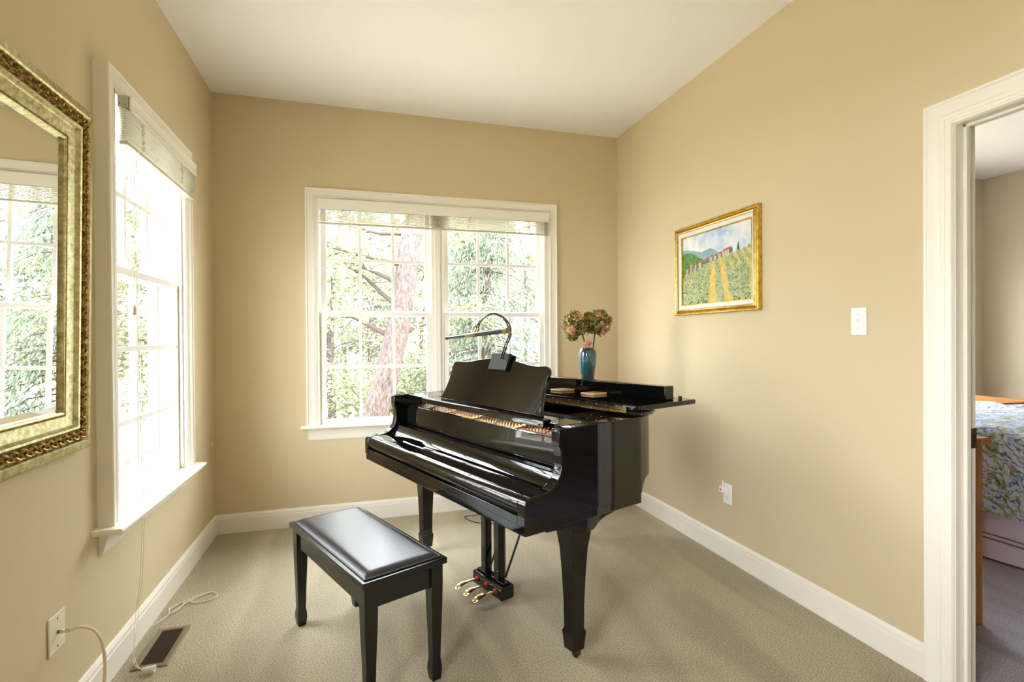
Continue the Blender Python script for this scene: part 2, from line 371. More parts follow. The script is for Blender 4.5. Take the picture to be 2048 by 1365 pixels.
s = MB().prism([(0, 0), (.06, 0), (.066, .004), (.068, .010), (.066, .016), (.06, .020), (0, .020)], .524, 2.398, lambda p, q, t: fB(t, .652+q, p-.012)); s.build('stool', M['trim'], w1, smooth=40)
s = MB().prism([(0, 0), (.006, 0), (.010, .010), (.012, .026), (.018, .058), (.030, .078), (0, .078)], .566, 2.356, lambda p, q, t: fB(t, .572+q, p)); s.build('apron', M['trim'], w1, smooth=30)
# left window
w2 = empty('window_2', (0, (LW[0]+LW[1])/2, LW[2])); w2['kind'] = 'structure'
inv2 = Vector(w2.location)
fL = lambda a, b_, w_: (w_-inv2.x, a-inv2.y, b_-inv2.z)
s = MB().frame(lift(CAS, .03), -1.546, -.586, .588, 2.262, fL, 3); s.build('casing', M['trim'], w2, smooth=35)
s = MB()
for a0, a1 in ((-1.478, LW[0]+.012), (LW[1]-.012, -.648)): s.prism([(a0, .57), (a1, .57), (a1, 2.2), (a0, 2.2)], -T, .036, fL)
s.prism([(LW[0], 2.182), (LW[1], 2.182), (LW[1], 2.2), (LW[0], 2.2)], -T, .036, fL)
s.prism([(LW[0]+.012, .60), (LW[0]+.026, .60), (LW[0]+.026, 2.18), (LW[0]+.012, 2.18)], .006, .020, fL)
s.prism([(LW[1]-.026, .60), (LW[1]-.012, .60), (LW[1]-.012, 2.18), (LW[1]-.026, 2.18)], .006, .020, fL)
s.prism([(LW[0], .555), (LW[1], .555), (LW[1], .578), (LW[0], .578)], -T-.03, .03, fL)
s.build('jamb', M['trim'], w2, bevel=.002)
sash(w2, fL, LW[0]+.014, LW[1]-.014, .578, 1.548, -.030, .004, 3, 3, st=.034, br=.05, lift_plate=-1)
sash(w2, fL, LW[0]+.02, LW[1]-.02, 1.516, 2.185, -.070, -.036, 3, 2, st=.034)
s = MB().prism([(0, 0), (.095, 0), (.101, .004), (.103, .010), (.101, .016), (.095, .020), (0, .020)], -1.59, -.545, lambda p, q, t: fL(t, .568+q, p-.008)); s.build('stool', M['trim'], w2, smooth=40)
s = MB().prism([(0, 0), (.008, 0), (.014, .012), (.020, .04), (.030, .075), (.042, .085), (0, .085)], -1.535, -.60, lambda p, q, t: fL(t, .483+q, p)); s.build('apron', M['trim'], w2, smooth=30)

# its neighbour further along the same wall, out of the frame to the left
w4 = empty('window_4', (0, (L4[0]+L4[1])/2, L4[2])); w4['kind'] = 'structure'
f4 = lambda a, b_, w_: (w_, a-w4.location.y, b_-w4.location.z)
MB().frame(CAS, L4[0]-.07, L4[1]+.07, .588, 2.262, f4, 3).build('casing', M['trim'], w4, smooth=35)
MB().box(-T-.03, .06, -.68, .68, -.02, .0).build('stool', M['trim'], w4, bevel=.004)
sash(w4, f4, L4[0]+.014, L4[1]-.014, .578, 1.548, -.050, -.016, 3, 3, st=.034, br=.05)
sash(w4, f4, L4[0]+.02, L4[1]-.02, 1.516, 2.19, -.090, -.056, 3, 2, st=.034)

# ------------------------------------------------------------------ door opening on the right
d1 = empty('door_1', (W, (DO[0]+DO[1])/2, 0)); d1['kind'] = 'structure'
fD = lambda a, b_, w_: (-w_, a-d1.location.y, b_)
DC = [(0, 0), (0, .018), (.004, .022), (.010, .021), (.014, .017), (.017, .015), (.050, .011), (.053, .013), (.060, .013), (.066, .012), (.068, .009), (.078, .009), (.081, .013), (.088, .013), (.092, .008), (.094, 0)]
s = MB().frame(DC, DO[0]-.084, DO[1]+.084, 0, DO[3]+.078, fD, 3); s.build('casing', M['trim'], d1, smooth=35)
s = MB()
for a0, a1 in ((DO[1]-.012, DO[1]+.004), (DO[0]-.004, DO[0]+.012)): s.prism([(a0, 0), (a1, 0), (a1, DO[3]), (a0, DO[3])], .002, -WT-.002, fD)
s.prism([(DO[0], DO[3]-.012), (DO[1], DO[3]-.012), (DO[1], DO[3]+.004), (DO[0], DO[3]+.004)], .002, -WT-.002, fD)
s.build('jamb', M['trim'], d1, bevel=.002)
s = MB()
for a0, a1 in ((DO[1]-.024, DO[1]-.012), (DO[0]+.012, DO[0]+.024)): s.prism([(a0, 0), (a1, 0), (a1, DO[3]-.012), (a0, DO[3]-.012)], -.034, -.056, fD)
s.prism([(DO[0]+.012, DO[3]-.024), (DO[1]-.012, DO[3]-.024), (DO[1]-.012, DO[3]-.012), (DO[0]+.012, DO[3]-.012)], -.034, -.056, fD)
s.build('door_stop', M['trim'], d1, bevel=.003)
s = MB().prism([(DO[1]-.0145, .858), (DO[1]-.012, .858), (DO[1]-.012, .928), (DO[1]-.0145, .928)], -.070, -.097, fD); sp = s.build('strike_plate', M['brassold'], d1); MB().prism([(DO[1]-.0150, .878), (DO[1]-.0144, .878), (DO[1]-.0144, .908), (DO[1]-.0150, .908)], -.078, -.092, fD).build('latch_hole', M['slot'], sp)

# ------------------------------------------------------------------ bedroom beyond the door
BX0, BX1, BY0, BY1 = W+WT, 7.06, -5.2, 0.
structure(MB().box(BX0+.046, BX1+T, BY0, BY1, -.12, 0).build('floor_bedroom', M['carpetbed']))
structure(MB().box(BX0+.046, BX1+T, BY0, BY1, H, H+.15).build('ceiling_bedroom', M['ceil']))
structure(MB().box(BX1, BX1+T, BY0, BY1, 0, H).build('wall_bedroom_far', M['wallbed']))
BWN = (4.3, 6.5, .6, 2.2)
w = MB(); w.box(BX0+.046, BWN[0], BY1, BY1+T, 0, H).box(BWN[1], BX1+T, BY1, BY1+T, 0, H).box(BWN[0], BWN[1], BY1, BY1+T, 0, BWN[2]).box(BWN[0], BWN[1], BY1, BY1+T, BWN[3], H)
structure(w.build('wall_bedroom_back', M['wallbed']))
structure(MB().box(BX0+.046, BX1+T, BY0-T, BY0, 0, H).build('wall_bedroom_front', M['wallbed']))
w3 = empty('window_3', ((BWN[0]+BWN[1])/2, BY1, BWN[2])); w3['kind'] = 'structure'
fW3 = lambda a, b_, w_: (a-w3.location.x, -w_, b_-w3.location.z)
s = MB().frame(CAS, BWN[0]-.07, BWN[1]+.07, BWN[2]-.07, BWN[3]+.07, fW3, 4); s.build('casing', M['trim'], w3, smooth=35)
for k in range(2):
    a0 = BWN[0]+k*(BWN[1]-BWN[0])/2; sash(w3, fW3, a0, a0+(BWN[1]-BWN[0])/2, BWN[2], BWN[3], -.08, -.04, 2, 3)

# ------------------------------------------------------------------ blinds
def knot(mb, p, n=9, r=.012, seed=0):
    q = random.Random(seed)
    for i in range(n):
        c = Vector(p)+Vector((q.uniform(-r, r), q.uniform(-.006, .001), -i*.0095)); a = q.uniform(0, PI); rr = q.uniform(.005, .011)
        mb.tube([c+Vector((rr*math.cos(t+a), -.002*math.sin(2*t), .8*rr*math.sin(t+a))) for t in np.linspace(0, 2*PI*.9, 9)], .0017, 5)
bb = empty('window_blind', (1.47, -.02, 2.14), label='raised white slat blind across the top of the wide back window', cat='blind')
L0 = Vector(bb.location)
x0, x1 = .644-L0.x, 2.288-L0.x
MB().box(x0-.006, x1+.008, -.030+.012, -.030+.022, -.006, .066).build('valance', M['trim'], bb, bevel=.003)
MB().box(x0, x1, -.002, .030, .004, .05).build('headrail', M['blind'], bb, bevel=.002)
s = MB()
for k in range(10):
    z = -.006-k*.0086
    s.prism([(-.012, z-.0015), (0, z+.0022), (.012, z-.0015), (.012, z-.0003), (0, z+.0034), (-.012, z-.0003)], x0, x1, lambda p, q, t: (t, p+.0, q))
s.build('slats', M['blind'], bb)
MB().box(x0, x1, -.012, .012, -.106, -.092).build('bottom_rail', M['blind'], bb, bevel=.003)
for i, u in enumerate((683, 817, 938, 1057)):
    p = at(u, 440, 1, -.04); s = MB(); knot(s, (p[0]-L0.x, -.017, -.004), seed=i); s.build('ladder_cord', M['ladder'], bb)
for (u, v1, v2) in ((1079, 470, 652), (1087, 472, 640)):
    a = at(u, v1-20, 1, -.045); b_ = at(u+9, v2, 1, -.045); dx = a[0]-L0.x
    s = MB().tube([(dx, -.022, .0), (dx+.002, -.024, -.15), (dx+.006, -.024, b_[2]-L0.z+.02)], .0011, 6); c = s.build('lift_cord', M['cordw'], bb)
    MB().lathe([(.002, .02), (.004, .015), (.006, -.012), (.005, -.016)], 10, (dx+.006, -.024, b_[2]-L0.z)).build('tassel', M['cordw'], c, smooth=40)
# left blind, stack hanging a little proud of the casing
lb = empty('window_blind', (.058, -1.04, 2.15), label='raised white slat blind on the narrow left window, cord hanging to the floor', cat='blind')
L0 = Vector(lb.location); y0, y1 = -1.455-L0.y, -.622-L0.y
MB().prism([(.016, -.026), (.024, -.026), (.026, -.022), (.022, -.016), (.022, .022), (.026, .028), (.024, .034), (.016, .034)], -1.445-L0.y, -.632-L0.y, lambda p, q, t: (p, t, q)).build('valance', M['trim'], lb, smooth=40)
s = MB().box(-.018, .014, y0, y1, -.016, .03); hr = s.build('headrail', M['blind'], lb, bevel=.002)
s = MB().box(-.012, -.009, y0-.0015, y0, -.004, .0); s.build('bracket_hole', M['slot'], hr); MB().box(.006, .009, y0-.0015, y0, -.006, -.003).build('bracket_hole', M['slot'], hr)
s = MB(); nS = 13
for k in range(nS):
    z = -.022-k*.0092; dx = .004*math.sin(k*PI/(nS-1))
    s.prism([(-.014, z-.0018), (0, z+.0022), (.014, z-.0018), (.014, z), (0, z+.004), (-.014, z)], y0, y1, lambda p, q, t, dx=dx: (p+dx, t, q))
s.build('slats', M['blind'], lb)
MB().box(-.014, .014, y0, y1, -.154, -.140).build('bottom_rail', M['blind'], lb, bevel=.003)
for i, (u, v) in enumerate(((287, 270), (365, 350))):
    p = at(u, v, 0, .076); s = MB(); q = random.Random(i)
    for j in range(11):
        c = Vector((.0165, p[1]-L0.y+q.uniform(-.008, .008), -.024-j*.010)); rr = q.uniform(.005, .010); a = q.uniform(0, PI)
        s.tube([c+Vector((.002*math.sin(2*t), rr*math.cos(t+a), .8*rr*math.sin(t+a))) for t in np.linspace(0, 5.6, 9)], .0015, 5)
    s.build('ladder_cord', M['ladder'], lb)
# two lift cords with a tassel half way, two long ones down to the floor
def wp(u, v, x): p = at(u, v, 0, x); return Vector(p)-L0
s = MB(); a = wp(269, 320, .082); b_ = wp(269, 622, .08); s.tube([a, (a+b_)/2+Vector((.002, 0, 0)), b_], .0012, 6); c = s.build('lift_cord', M['cordw'], lb)
MB().lathe([(.002, .022), (.004, .016), (.0075, -.014), (.006, -.017)], 10, tuple(b_)).build('tassel', M['cordw'], c, smooth=40)
end = Vector(at(283, 1340, 2, .014))-L0
for k, off in enumerate((0, 4)):
    pts = [wp(272+off*1.6, 300, .082), wp(275+off, 620, .084), wp(283+off, 905, .098), wp(285+off, 960, .106), wp(284+off, 1060, .07), wp(280+off, 1160, .045), wp(271+off*1.2, 1235, .034), wp(268+off*.5, 1290, .05), Vector(at(266+off, 1318, 2, .012))-L0, Vector(at(272+off, 1334, 2, .010))-L0, end]
    MB().tube([Vector(p) for p in spline([tuple(p) for p in pts], 6)], .0011, 6).build('lift_cord', M['cordw'], lb)
e2 = Vector(at(309, 1338, 2, .016))-L0; dv = (e2-end).normalized(); rot = Vector((0, 0, 1)).rotation_difference(dv).to_matrix().to_4x4()
ts = MB().lathe([(.003, 0), (.006, .004), (.0085, .02), (.0125, (e2-end).length), (.0105, (e2-end).length+.002), (.008, (e2-end).length-.006)], 18, mx=Matrix.Translation(end) @ rot).build('tassel', M['plate'], lb, smooth=40); ts['label'] = 'white cord tassel lying on the floor register'

# ------------------------------------------------------------------ mirror
mr_ = empty('wall_mirror', (.006, -2.10, 1.46), label='large mirror in a wide gilded carved frame on the left wall', cat='mirror')
mr_.rotation_euler = (0, math.radians(1.0), 0)
fM = lambda a, b_, w_: (w_, a, b_)
A0, A1, B0, B1 = -.44, .44, -.56, .56
s = MB().frame([(0, 0), (0, .030), (.003, .034), (.026, .038), (.030, .034), (.034, .026), (.066, .030), (.070, .034), (.074, .036), (.080, .034), (.084, .028), (.088, .024), (.118, .016), (.121, .018), (.126, .018), (.131, .016), (.134, .013), (.134, .0)], A0, A1, B0, B1, fM, 4)
s.build('frame', M['gilt'], mr_, smooth=30)
# carved acanthus band between the two plain fillets
def carve(name, inset, step, seed):
    q = random.Random(seed); s = MB()
    runs = [((A0+inset, B0+inset), (A1-inset, B0+inset)), ((A1-inset, B0+inset), (A1-inset, B1-inset)), ((A1-inset, B1-inset), (A0+inset, B1-inset)), ((A0+inset, B1-inset), (A0+inset, B0+inset))]
    for (p, r_) in runs:
        p, r_ = Vector((p[0], p[1])), Vector((r_[0], r_[1])); d = (r_-p).normalized(); nrm = Vector((-d.y, d.x)); n = int((r_-p).length/step)
        for i in range(n+1):
            c = p+d*(i*step)
            sg = 1 if i % 2 else -1
            # S scroll
            pts = []
            for t in np.linspace(0, 5.2, 12):
                rr = .0135*(1-.14*t); off = d*(rr*math.cos(t)*1.1)+nrm*(sg*rr*math.sin(t))
                pts.append(Vector((.032+.004*math.sin(t*1.3), (c+off).x, (c+off).y)))
            s.tube(pts, [.0038-.00018*k for k in range(12)], 5)
            for k in range(4):     # leaf blades fanning from the scroll
                a = (k-1.5)*.5; dd = (d*math.cos(a)+nrm*(sg*-1*math.sin(a)*1.0))
                b0 = c+nrm*(sg*-.006)+d*(.004*k-.006); b1 = b0+dd*.014+nrm*(-sg*.004)
                s.tube([Vector((.029, b0.x, b0.y)), Vector((.0365, *((b0+b1)/2))), Vector((.030, b1.x, b1.y))], [.0016, .0030, .0010], 5)
    return s.build(name, M['giltdark'], mr_, smooth=60)
carve('carved_band', .050, .0205, 3)
s = MB()
for (p, r_) in (((A0+.1235, B0+.1235), (A1-.1235, B0+.1235)), ((A1-.1235, B0+.1235), (A1-.1235, B1-.1235)), ((A1-.1235, B1-.1235), (A0+.1235, B1-.1235)), ((A0+.1235, B1-.1235), (A0+.1235, B0+.1235))):
    p, r_ = Vector(p), Vector(r_); n = int((r_-p).length/.0056)
    for i in range(n):
        c = p+(r_-p)*(i/n); s.lathe([(.0008, -.0028), (.0028, -.0014), (.0028, .0014), (.0008, .0028)], 6, mx=Matrix.Translation((.0175, c.x, c.y)) @ Matrix.Rotation(PI/2, 4, 'Y'))
s.build('bead_moulding', M['giltdark'], mr_, smooth=60)
g0, g1, h0, h1 = A0+.131, A1-.131, B0+.131, B1-.131
bv = .024
s = MB(); R0 = [s.bm.verts.new((.0055, a, b_)) for a, b_ in ((g0, h0), (g1, h0), (g1, h1), (g0, h1))]; R1 = [s.bm.verts.new((.0085, a, b_)) for a, b_ in ((g0+bv, h0+bv), (g1-bv, h0+bv), (g1-bv, h1-bv), (g0+bv, h1-bv))]
s.face(R1)
for i in range(4): s.face([R0[i], R0[(i+1) % 4], R1[(i+1) % 4], R1[i]])
B_ = [s.bm.verts.new((.001, a, b_)) for a, b_ in ((g0, h0), (g1, h0), (g1, h1), (g0, h1))]
for i in range(4): s.face([B_[i], B_[(i+1) % 4], R0[(i+1) % 4], R0[i]])
s.face(B_[::-1])
s.build('mirror_glass', M['mirror'], mr_)

# ------------------------------------------------------------------ piano
TH = math.radians(20.3)
PO = Vector((1.434, -2.079, 0))
pn = empty('baby_grand_piano', PO, TH, label='black polished baby grand piano with its music desk up, in the corner by the windows', cat='piano')
ca, sa = math.cos(TH), math.sin(TH)
def pw(x, y, z): return Vector((PO.x+ca*x-sa*y, PO.y+sa*x+ca*y, z))
WD = 1.46
bent = spline([(.60, 0.), (.70, .043), (.79, .112), (.9, .205), (1.03, .325), (1.17, .455), (1.32, .585), (1.43, .74), (1.49, .93), (1.50, 1.13), (1.475, 1.31), (1.41, 1.425), (1.30, 1.46)], 7)
outer = [(x, 0.) for x in (.452, .52, .56, .58)]+[tuple(p) for p in bent]+[(.9, WD), (.66, WD), (.645, WD), (.625, WD), (.61, WD), (.60, WD), (.452, WD)]
def offset(poly, d):
    out = []
    for i, p in enumerate(poly):
        a = np.array(poly[max(i-1, 0)]); c = np.array(poly[min(i+1, len(poly)-1)]); t = (c-a)/np.linalg.norm(c-a); out.append((p[0]-t[1]*d, p[1]+t[0]*d))
    return out
inner = offset(outer, .045)
def zb(x):
    if x <= .607: return .622
    return float(np.interp(x, [.607, .614, .62, .628, .642, .655, .668], [.622, .630, .644, .655, .666, .672, .675]))
s = MB(); vs = []
for (ox, oy), (ix, iy) in zip(outer, inner):
    b0 = zb(ox); vs.append([s.bm.verts.new(p) for p in ((ox, oy, b0), (ox, oy, .933), (ix, iy, .933), (ix, iy, b0))])
for A, B in zip(vs, vs[1:]):
    for i in range(4): s.face([A[i], A[(i+1) % 4], B[(i+1) % 4], B[i]])
s.face(vs[0]); s.face(vs[-1][::-1])
s.build('rim', M['ebony'], pn, smooth=40)
ARM = [(0, .612), (0, .688), (.003, .698), (.011, .706), (.025, .711), (.045, .7145), (.085, .716), (.108, .720), (.124, .728), (.137, .737), (.150, .748), (.160, .764), (.166, .784), (.169, .81), (.167, .843), (.163, .858), (.157, .873), (.157, .926), (.163, .930), (.452, .933), (.452, .612)]
for y in (0., WD-.045):
    o = MB().prism(ARM, y, y+.045, XZ).build('side_arm', M['ebony'], pn, bevel=.004); me = o.data
    at_ = me.attributes.new('bevel_weight_edge', 'FLOAT', 'EDGE'); nf = {}
    for f in me.polygons:
        for k in f.edge_keys: nf.setdefault(k, []).append(f.normal)
    for e in me.edges:      # round every arris except where the arm runs on into the rim
        a, b_ = (me.vertices[i].co for i in e.vertices); ns = nf[tuple(sorted(e.vertices))]
        at_.data[e.index].value = 1. if (len(ns) == 2 and ns[0].angle(ns[1]) > .7 and min(a.x, b_.x) < .45) else 0.
    o.modifiers['bevel'].limit_method = 'WEIGHT'
MB().box(.004, .607, .004, WD-.004, .58, .622).build('key_bed', M['ebony'], pn, bevel=.003)
MB().box(.003, .03, .046, WD-.046, .612, .643).build('key_slip', M['ebony'], pn, bevel=.002)
FB = [(.010, .650), (.004, .660), (.001, .675), (.002, .690), (.008, .701), (.020, .7085), (.040, .7115), (.080, .7130), (.1225, .7135), (.1225, .695), (.03, .650)]
fbx = MB().prism(FB, .047, WD-.047, XZ).build('fallboard', M['ebony'], pn, smooth=35)
CV = [(.1245, .7135), (.136, .7165), (.148, .7225), (.158, .7305), (.167, .741), (.173, .751), (.177, .760), (.184, .762), (.19, .755), (.19, .69), (.1245, .69)]
MB().prism(CV, .047, WD-.047, XZ).build('fallboard_back', M['ebony'], pn, smooth=35)
def rrect(a0, a1, b0, b1, r, n=6):
    out = []
    for cx, cy, s0 in ((a1-r, b1-r, 0), (a0+r, b1-r, PI/2), (a0+r, b0+r, PI), (a1-r, b0+r, 1.5*PI)):
        for k in range(n+1): out.append((cx+r*math.cos(s0+k*PI/2/n), cy+r*math.sin(s0+k*PI/2/n)))
    return out
NB = [(y, z) for y, z in rrect(.049, WD-.049, .764, .870, .03)]
MB().prism(NB, .232, .250, lambda p, q, t: (t+(q-.765)*.06, p, q)).build('front_panel', M['ebony'], pn, bevel=.002)
MB().box(.19, .262, .047, WD-.047, .69, .76).build('key_block', M['ebony'], pn)
# interior: iron plate, pins, strings, dampers
ins = [p for p in offset(outer, .047) if p[0] > .5]
pl = [(.262, .047)]+[(.45, .047)]+[p for p in ins]+[(.45, WD-.047), (.262, WD-.047)]
MB().prism(pl, .842, .852, XY).build('iron_plate', M['goldplate'], pn)
MB().prism(pl, .684, .692, XY).build('soundboard', M['spruce'], pn)
s = MB()
for y in (.19, .47, .82, 1.08, 1.29):
    xe = .70 if y < .2 else .98; MB().prism([(.27, .852), (xe, .852), (xe-.05, .885), (.42, .885), (.36, .862)], y-.012, y+.012, XZ).build('plate_strut', M['goldplate'], pn, bevel=.004)
s = MB()
for j in range(4):
    for i in range(60):
        y = .075+i*(WD-.15)/59+.006*j
        if any(abs(y-q) < .018 for q in (.19, .47, .82, 1.08, 1.29)): continue
        s.lathe([(.0024, 0), (.0024, .019)], 6, (.325+.024*j, y, .852))
tp = s.build('tuning_pins', M['steel'], pn, smooth=40); tp['kind'] = 'stuff'
s = MB()
for i in range(84):
    y = .072+i*(WD-.144)/83
    if any(abs(y-q) < .015 for q in (.19, .47, .82, 1.08, 1.29)): continue
    s.tube([(.42, y, .872), (.58+.10*max(0, y-.05)/.1 if y < .15 else min(1.25, .68+(y-.15)*1.05), y+.02, .874)], .0008, 4)
sg = s.build('strings', M['steel'], pn); sg['kind'] = 'stuff'
MB().box(.415, .432, .06, WD-.06, .852, .866).build('felt_strip', M['redfelt'], pn, bevel=.003)
s = MB()
for i in range(62):
    y = .09+i*(WD-.18)/61; s.box(.495, .545, y-.006, y+.006, .878, .902)
dm = s.build('dampers', M['slot'], pn); dm['kind'] = 'stuff'
MB().prism([(.268, .8525), (.31, .8525), (.31, .862), (.268, .858)], .06, .42, XZ).build('felt_strip', M['redfelt'], pn)
for y in (.245, .60, .99): MB().prism([(.268, y), (.274, y), (.40, y+.09), (.394, y+.09)], .853, .857, XY).build('plate_rib', M['whitefelt'], pn)
# lid
hull = [(x, -.028) for x in (.575,)]+[tuple(p) for p in offset([(.575, 0.)]+[tuple(q) for q in bent], -.028)[1:]]+[(1.0, WD+.028), (.575, WD+.028)]
MB().prism(hull, .9345, .957, XY).build('lid', M['ebony'], pn, bevel=.008, seg=3)
MB().prism(rrect(.572, .957, -.018, WD+.018, .012), .9585, .979, XY).build('lid_flap', M['ebony'], pn, bevel=.004)
MB().box(.802, .862, .032, WD-.032, .979, 1.041).build('lid_apron', M['ebony'], pn, bevel=.004)
hg = MB().box(.5692, .5715, .05, WD-.05, .9445, .9565).box(.5692, .5715, .05, WD-.05, .9592, .971).tube([(.5695, .05, .9578), (.5695, WD-.05, .9578)], .0022, 8).build('lid_hinge', M['brassold'], pn)
scr = MB().lathe([(.0032, 0), (.003, .001), (.0015, .0016)], 8).build('hinge_screw', M['steel'], hg)
scr.rotation_euler = (0, -PI/2, 0); k = 0
for z in (.9485, .967):
    for i in range(24):
        o = scr if k == 0 else scr.copy()
        if k: COL.objects.link(o); o.parent = hg
        o.location = (.5692, .075+i*(WD-.15)/23+(.028 if z > .95 else 0), z); k += 1
MB().lathe([(.0075, 0), (.0085, .004), (.0085, .012), (.007, .015)], 14, (.893, .022, .979)).build('rubber_bumper', M['black'], pn, smooth=40)
# music desk, its rail and side shelves
for y0_, y1_, nm in ((.047, .165, 0), (1.20, WD-.047, 1)):
    pts = [(.235, y0_), (.56, y0_), (.56, y1_), (.25, y1_)] if nm else [(.215, y0_), (.56, y0_), (.56, y1_), (.30, y1_), (.255, y1_-.006), (.228, y1_-.03)]
    MB().prism(pts, .902, .932, XY).build('desk_shelf', M['ebony'], pn, bevel=.003)
MB().prism([(.222, .905), (.222, .928), (.227, .934), (.262, .935), (.268, .931), (.29, .931), (.31, .935), (.33, .93), (.33, .905)], .167, 1.198, XZ).build('desk_rail', M['ebony'], pn, bevel=.002)
tl = math.radians(20)
DK = spline([(1.108, 0), (1.088, .055), (1.079, .108), (1.080, .15), (1.084, .180), (1.076, .203), (1.057, .214), (1.03, .2145), (.99, .2125), (.93, .216), (.84, .229), (.76, .2385), (.683, .241), (.606, .2385), (.526, .229), (.436, .216), (.376, .2125), (.336, .2145), (.309, .214), (.29, .203), (.282, .180), (.286, .15), (.287, .108), (.278, .055), (.258, 0)], 4)
fK = lambda p, q, t: (.290+q*math.sin(tl)+t*math.cos(tl), p, .933+q*math.cos(tl)-t*math.sin(tl))
MB().prism([tuple(p) for p in DK], 0, .017, fK).build('music_desk', M['ebony'], pn, bevel=.003)
for y in (.45, .92): MB().prism([(.30, .934), (.33, .934), (.445, .955), (.37, 1.10), (.36, 1.10), (.43, .958)], y-.008, y+.008, XZ).build('desk_prop', M['ebony'], pn)
# legs
def leg(cx, cy, mirror, name='leg'):
    rings = [(cx, cy, .028, .028, .042), (cx, cy, .0335, .0335, .105), (cx, cy, .0335, .0335, .112), (cx, cy, .0285, .0285, .124), (cx, cy, .0295, .0295, .22), (cx, cy, .034, .034, .34), (cx, cy, .040, .040, .44), (cx, cy, .050, .050, .512)]
    o = MB().frustum(rings).build(name, M['ebony'], pn, bevel=.003)
    c = MB().lathe([(.004, -.006), (.019, -.006), (.020, 0), (.019, .006), (.004, .006)], 18, mx=Matrix.Translation((cx+.012, cy, .021)) @ Matrix.Rotation(PI/2, 4, 'X')).build('caster', M['brassold'], o, smooth=40); c['label'] = 'brass caster'
    MB().lathe([(.008, .02), (.008, .044)], 12, (cx+.004, cy, 0)).build('caster_stem', M['brassold'], o)
    return o
for cy in (.105, WD-.105):
    lg = leg(.322, cy, 0)
    BK = [(.135, .58), (.135, .553), (.262, .545), (.268, .511), (.376, .511), (.388, .520), (.402, .532), (.418, .541), (.445, .549), (.490, .556), (.502, .562), (.502, .58)]
    MB().prism(BK, cy-.058, cy+.058, XZ).build('leg_bracket', M['ebony'], lg, bevel=.003)
rl = leg(1.22, 1.0, 0); MB().box(1.10, 1.34, .92, 1.08, .511, .685).build('leg_bracket', M['ebony'], rl, bevel=.003)
# pedal lyre
ly = MB().prism([(.326, .024), (.326, .076), (.331, .083), (.395, .083), (.401, .077), (.401, .024), (.396, .018), (.331, .018)], .603, .848, XZ).build('pedal_box', M['ebony'], pn, bevel=.002)
MB().box(.345, .385, .612, .84, .083, .092).build('lyre_base', M['ebony'], ly, bevel=.002)
for y in (.672, .783): MB().box(.346, .384, y-.021, y+.021, .09, .582).build('lyre_post', M['ebony'], ly, bevel=.003)
MB().box(.30, .43, .58, .87, .56, .581).build('lyre_block', M['ebony'], ly, bevel=.002)
for k, y in enumerate((.645, .725, .805)):
    pth = spline([(.335, y, .052), (.29, y, .056), (.25, y, .058), (.222, y, .052), (.206, y, .042)], 4)
    s = MB(); prev = None
    for i, p in enumerate(pth):
        t = i/(len(pth)-1); hw = .0095+.0105*math.sin(min(1, max(0, (t-.25)/.75))*PI*.78); hh = .005*(1-.35*t)
        ring = [s.bm.verts.new((p[0], p[1]+hw*math.cos(a), p[2]+hh*math.sin(a))) for a in np.linspace(0, 2*PI, 14, endpoint=False)]
        if prev:
            for j in range(14): s.face([prev[j], prev[(j+1) % 14], ring[(j+1) % 14], ring[j]])
        else: s.face(ring[::-1])
        prev = ring
    p = pth[-1]
    for kx, kr in ((.004, .9), (.0075, .68), (.0098, .36), (.0106, .08)):      # rounded toe
        ring = [s.bm.verts.new((p[0]-kx, p[1]+.016*kr*math.cos(a), p[2]-kx*.35+.0033*kr*math.sin(a))) for a in np.linspace(0, 2*PI, 14, endpoint=False)]
        for j in range(14): s.face([prev[j], prev[(j+1) % 14], ring[(j+1) % 14], ring[j]])
        prev = ring
    s.face(ring)
    s.build('pedal', M['brass'], ly, smooth=60)['label'] = 'polished brass pedal'
    MB().box(.318, .329, y-.012, y+.012, .044, .064).build('pedal_felt', M['redfelt'], ly, bevel=.003)
for y in (.665, .80): MB().tube([(.395, y, .088), (.66, y+.02, .60)], .0055, 8).build('brace_rod', M['black'], ly, smooth=40)
for y in (.70, .745): MB().tube([(.392, y-.04, .088), (.392, y-.04, .60)], .0022, 8).build('pedal_rod', M['brassold'], ly, smooth=40)

# lamp clamped on the music desk
lp = empty('piano_lamp', pw(.37, .64, 1.17), TH, label='dark green clip-on piano lamp with twin goosenecks arching over the music desk', cat='lamp')
def pl_(u, v, x):   # pixel -> lamp local coordinates on the plane at piano depth x
    d = RM.T @ np.array([(u-1024)/F_PX, -(v-682.5)/F_PX, 1.0]); n = np.array([ca, sa, 0]); P0 = np.array(pw(x, 0, 0))
    p = Vector(CAM+d*((n @ (P0-CAM))/(n @ d))); q = p-lp.location
    return Vector((ca*q.x+sa*q.y, -sa*q.x+ca*q.y, q.z))
mx = Matrix.Translation((-.012, .005, -.026)) @ Matrix.Rotation(tl, 4, 'Y')
s = MB().box(-.008, .006, -.072, .072, -.042, .036, mx).box(-.008, .036, -.072, .072, .030, .040, mx).box(.027, .036, -.072, .072, -.02, .032, mx)
s.build('clamp', M['black'], lp, bevel=.002)
for k, off in enumerate((0., .011)):
    pix = [(1001, 718, .355), (1010, 692, .350), (1018, 665, .338), (1009, 640, .310), (985, 628, .280), (961, 641, .257), (949, 665, .25)]
    pts = [pl_(u+off*(330 if i < 4 else 200)*(0 if i == 6 else 1)+(5 if k and i == 6 else 0), v, x-off*.6) for i, (u, v, x) in enumerate(pix)]
    MB().tube([Vector(p) for p in spline([tuple(p) for p in pts], 10)], .0036, 8).build('gooseneck', M['lampgreen'], lp, smooth=60)
    e = pts[-1]; MB().tube([pts[-2]*.35+e*.65, e], .0052, 10).build('neck_ferrule', M['brass'], lp, smooth=40)
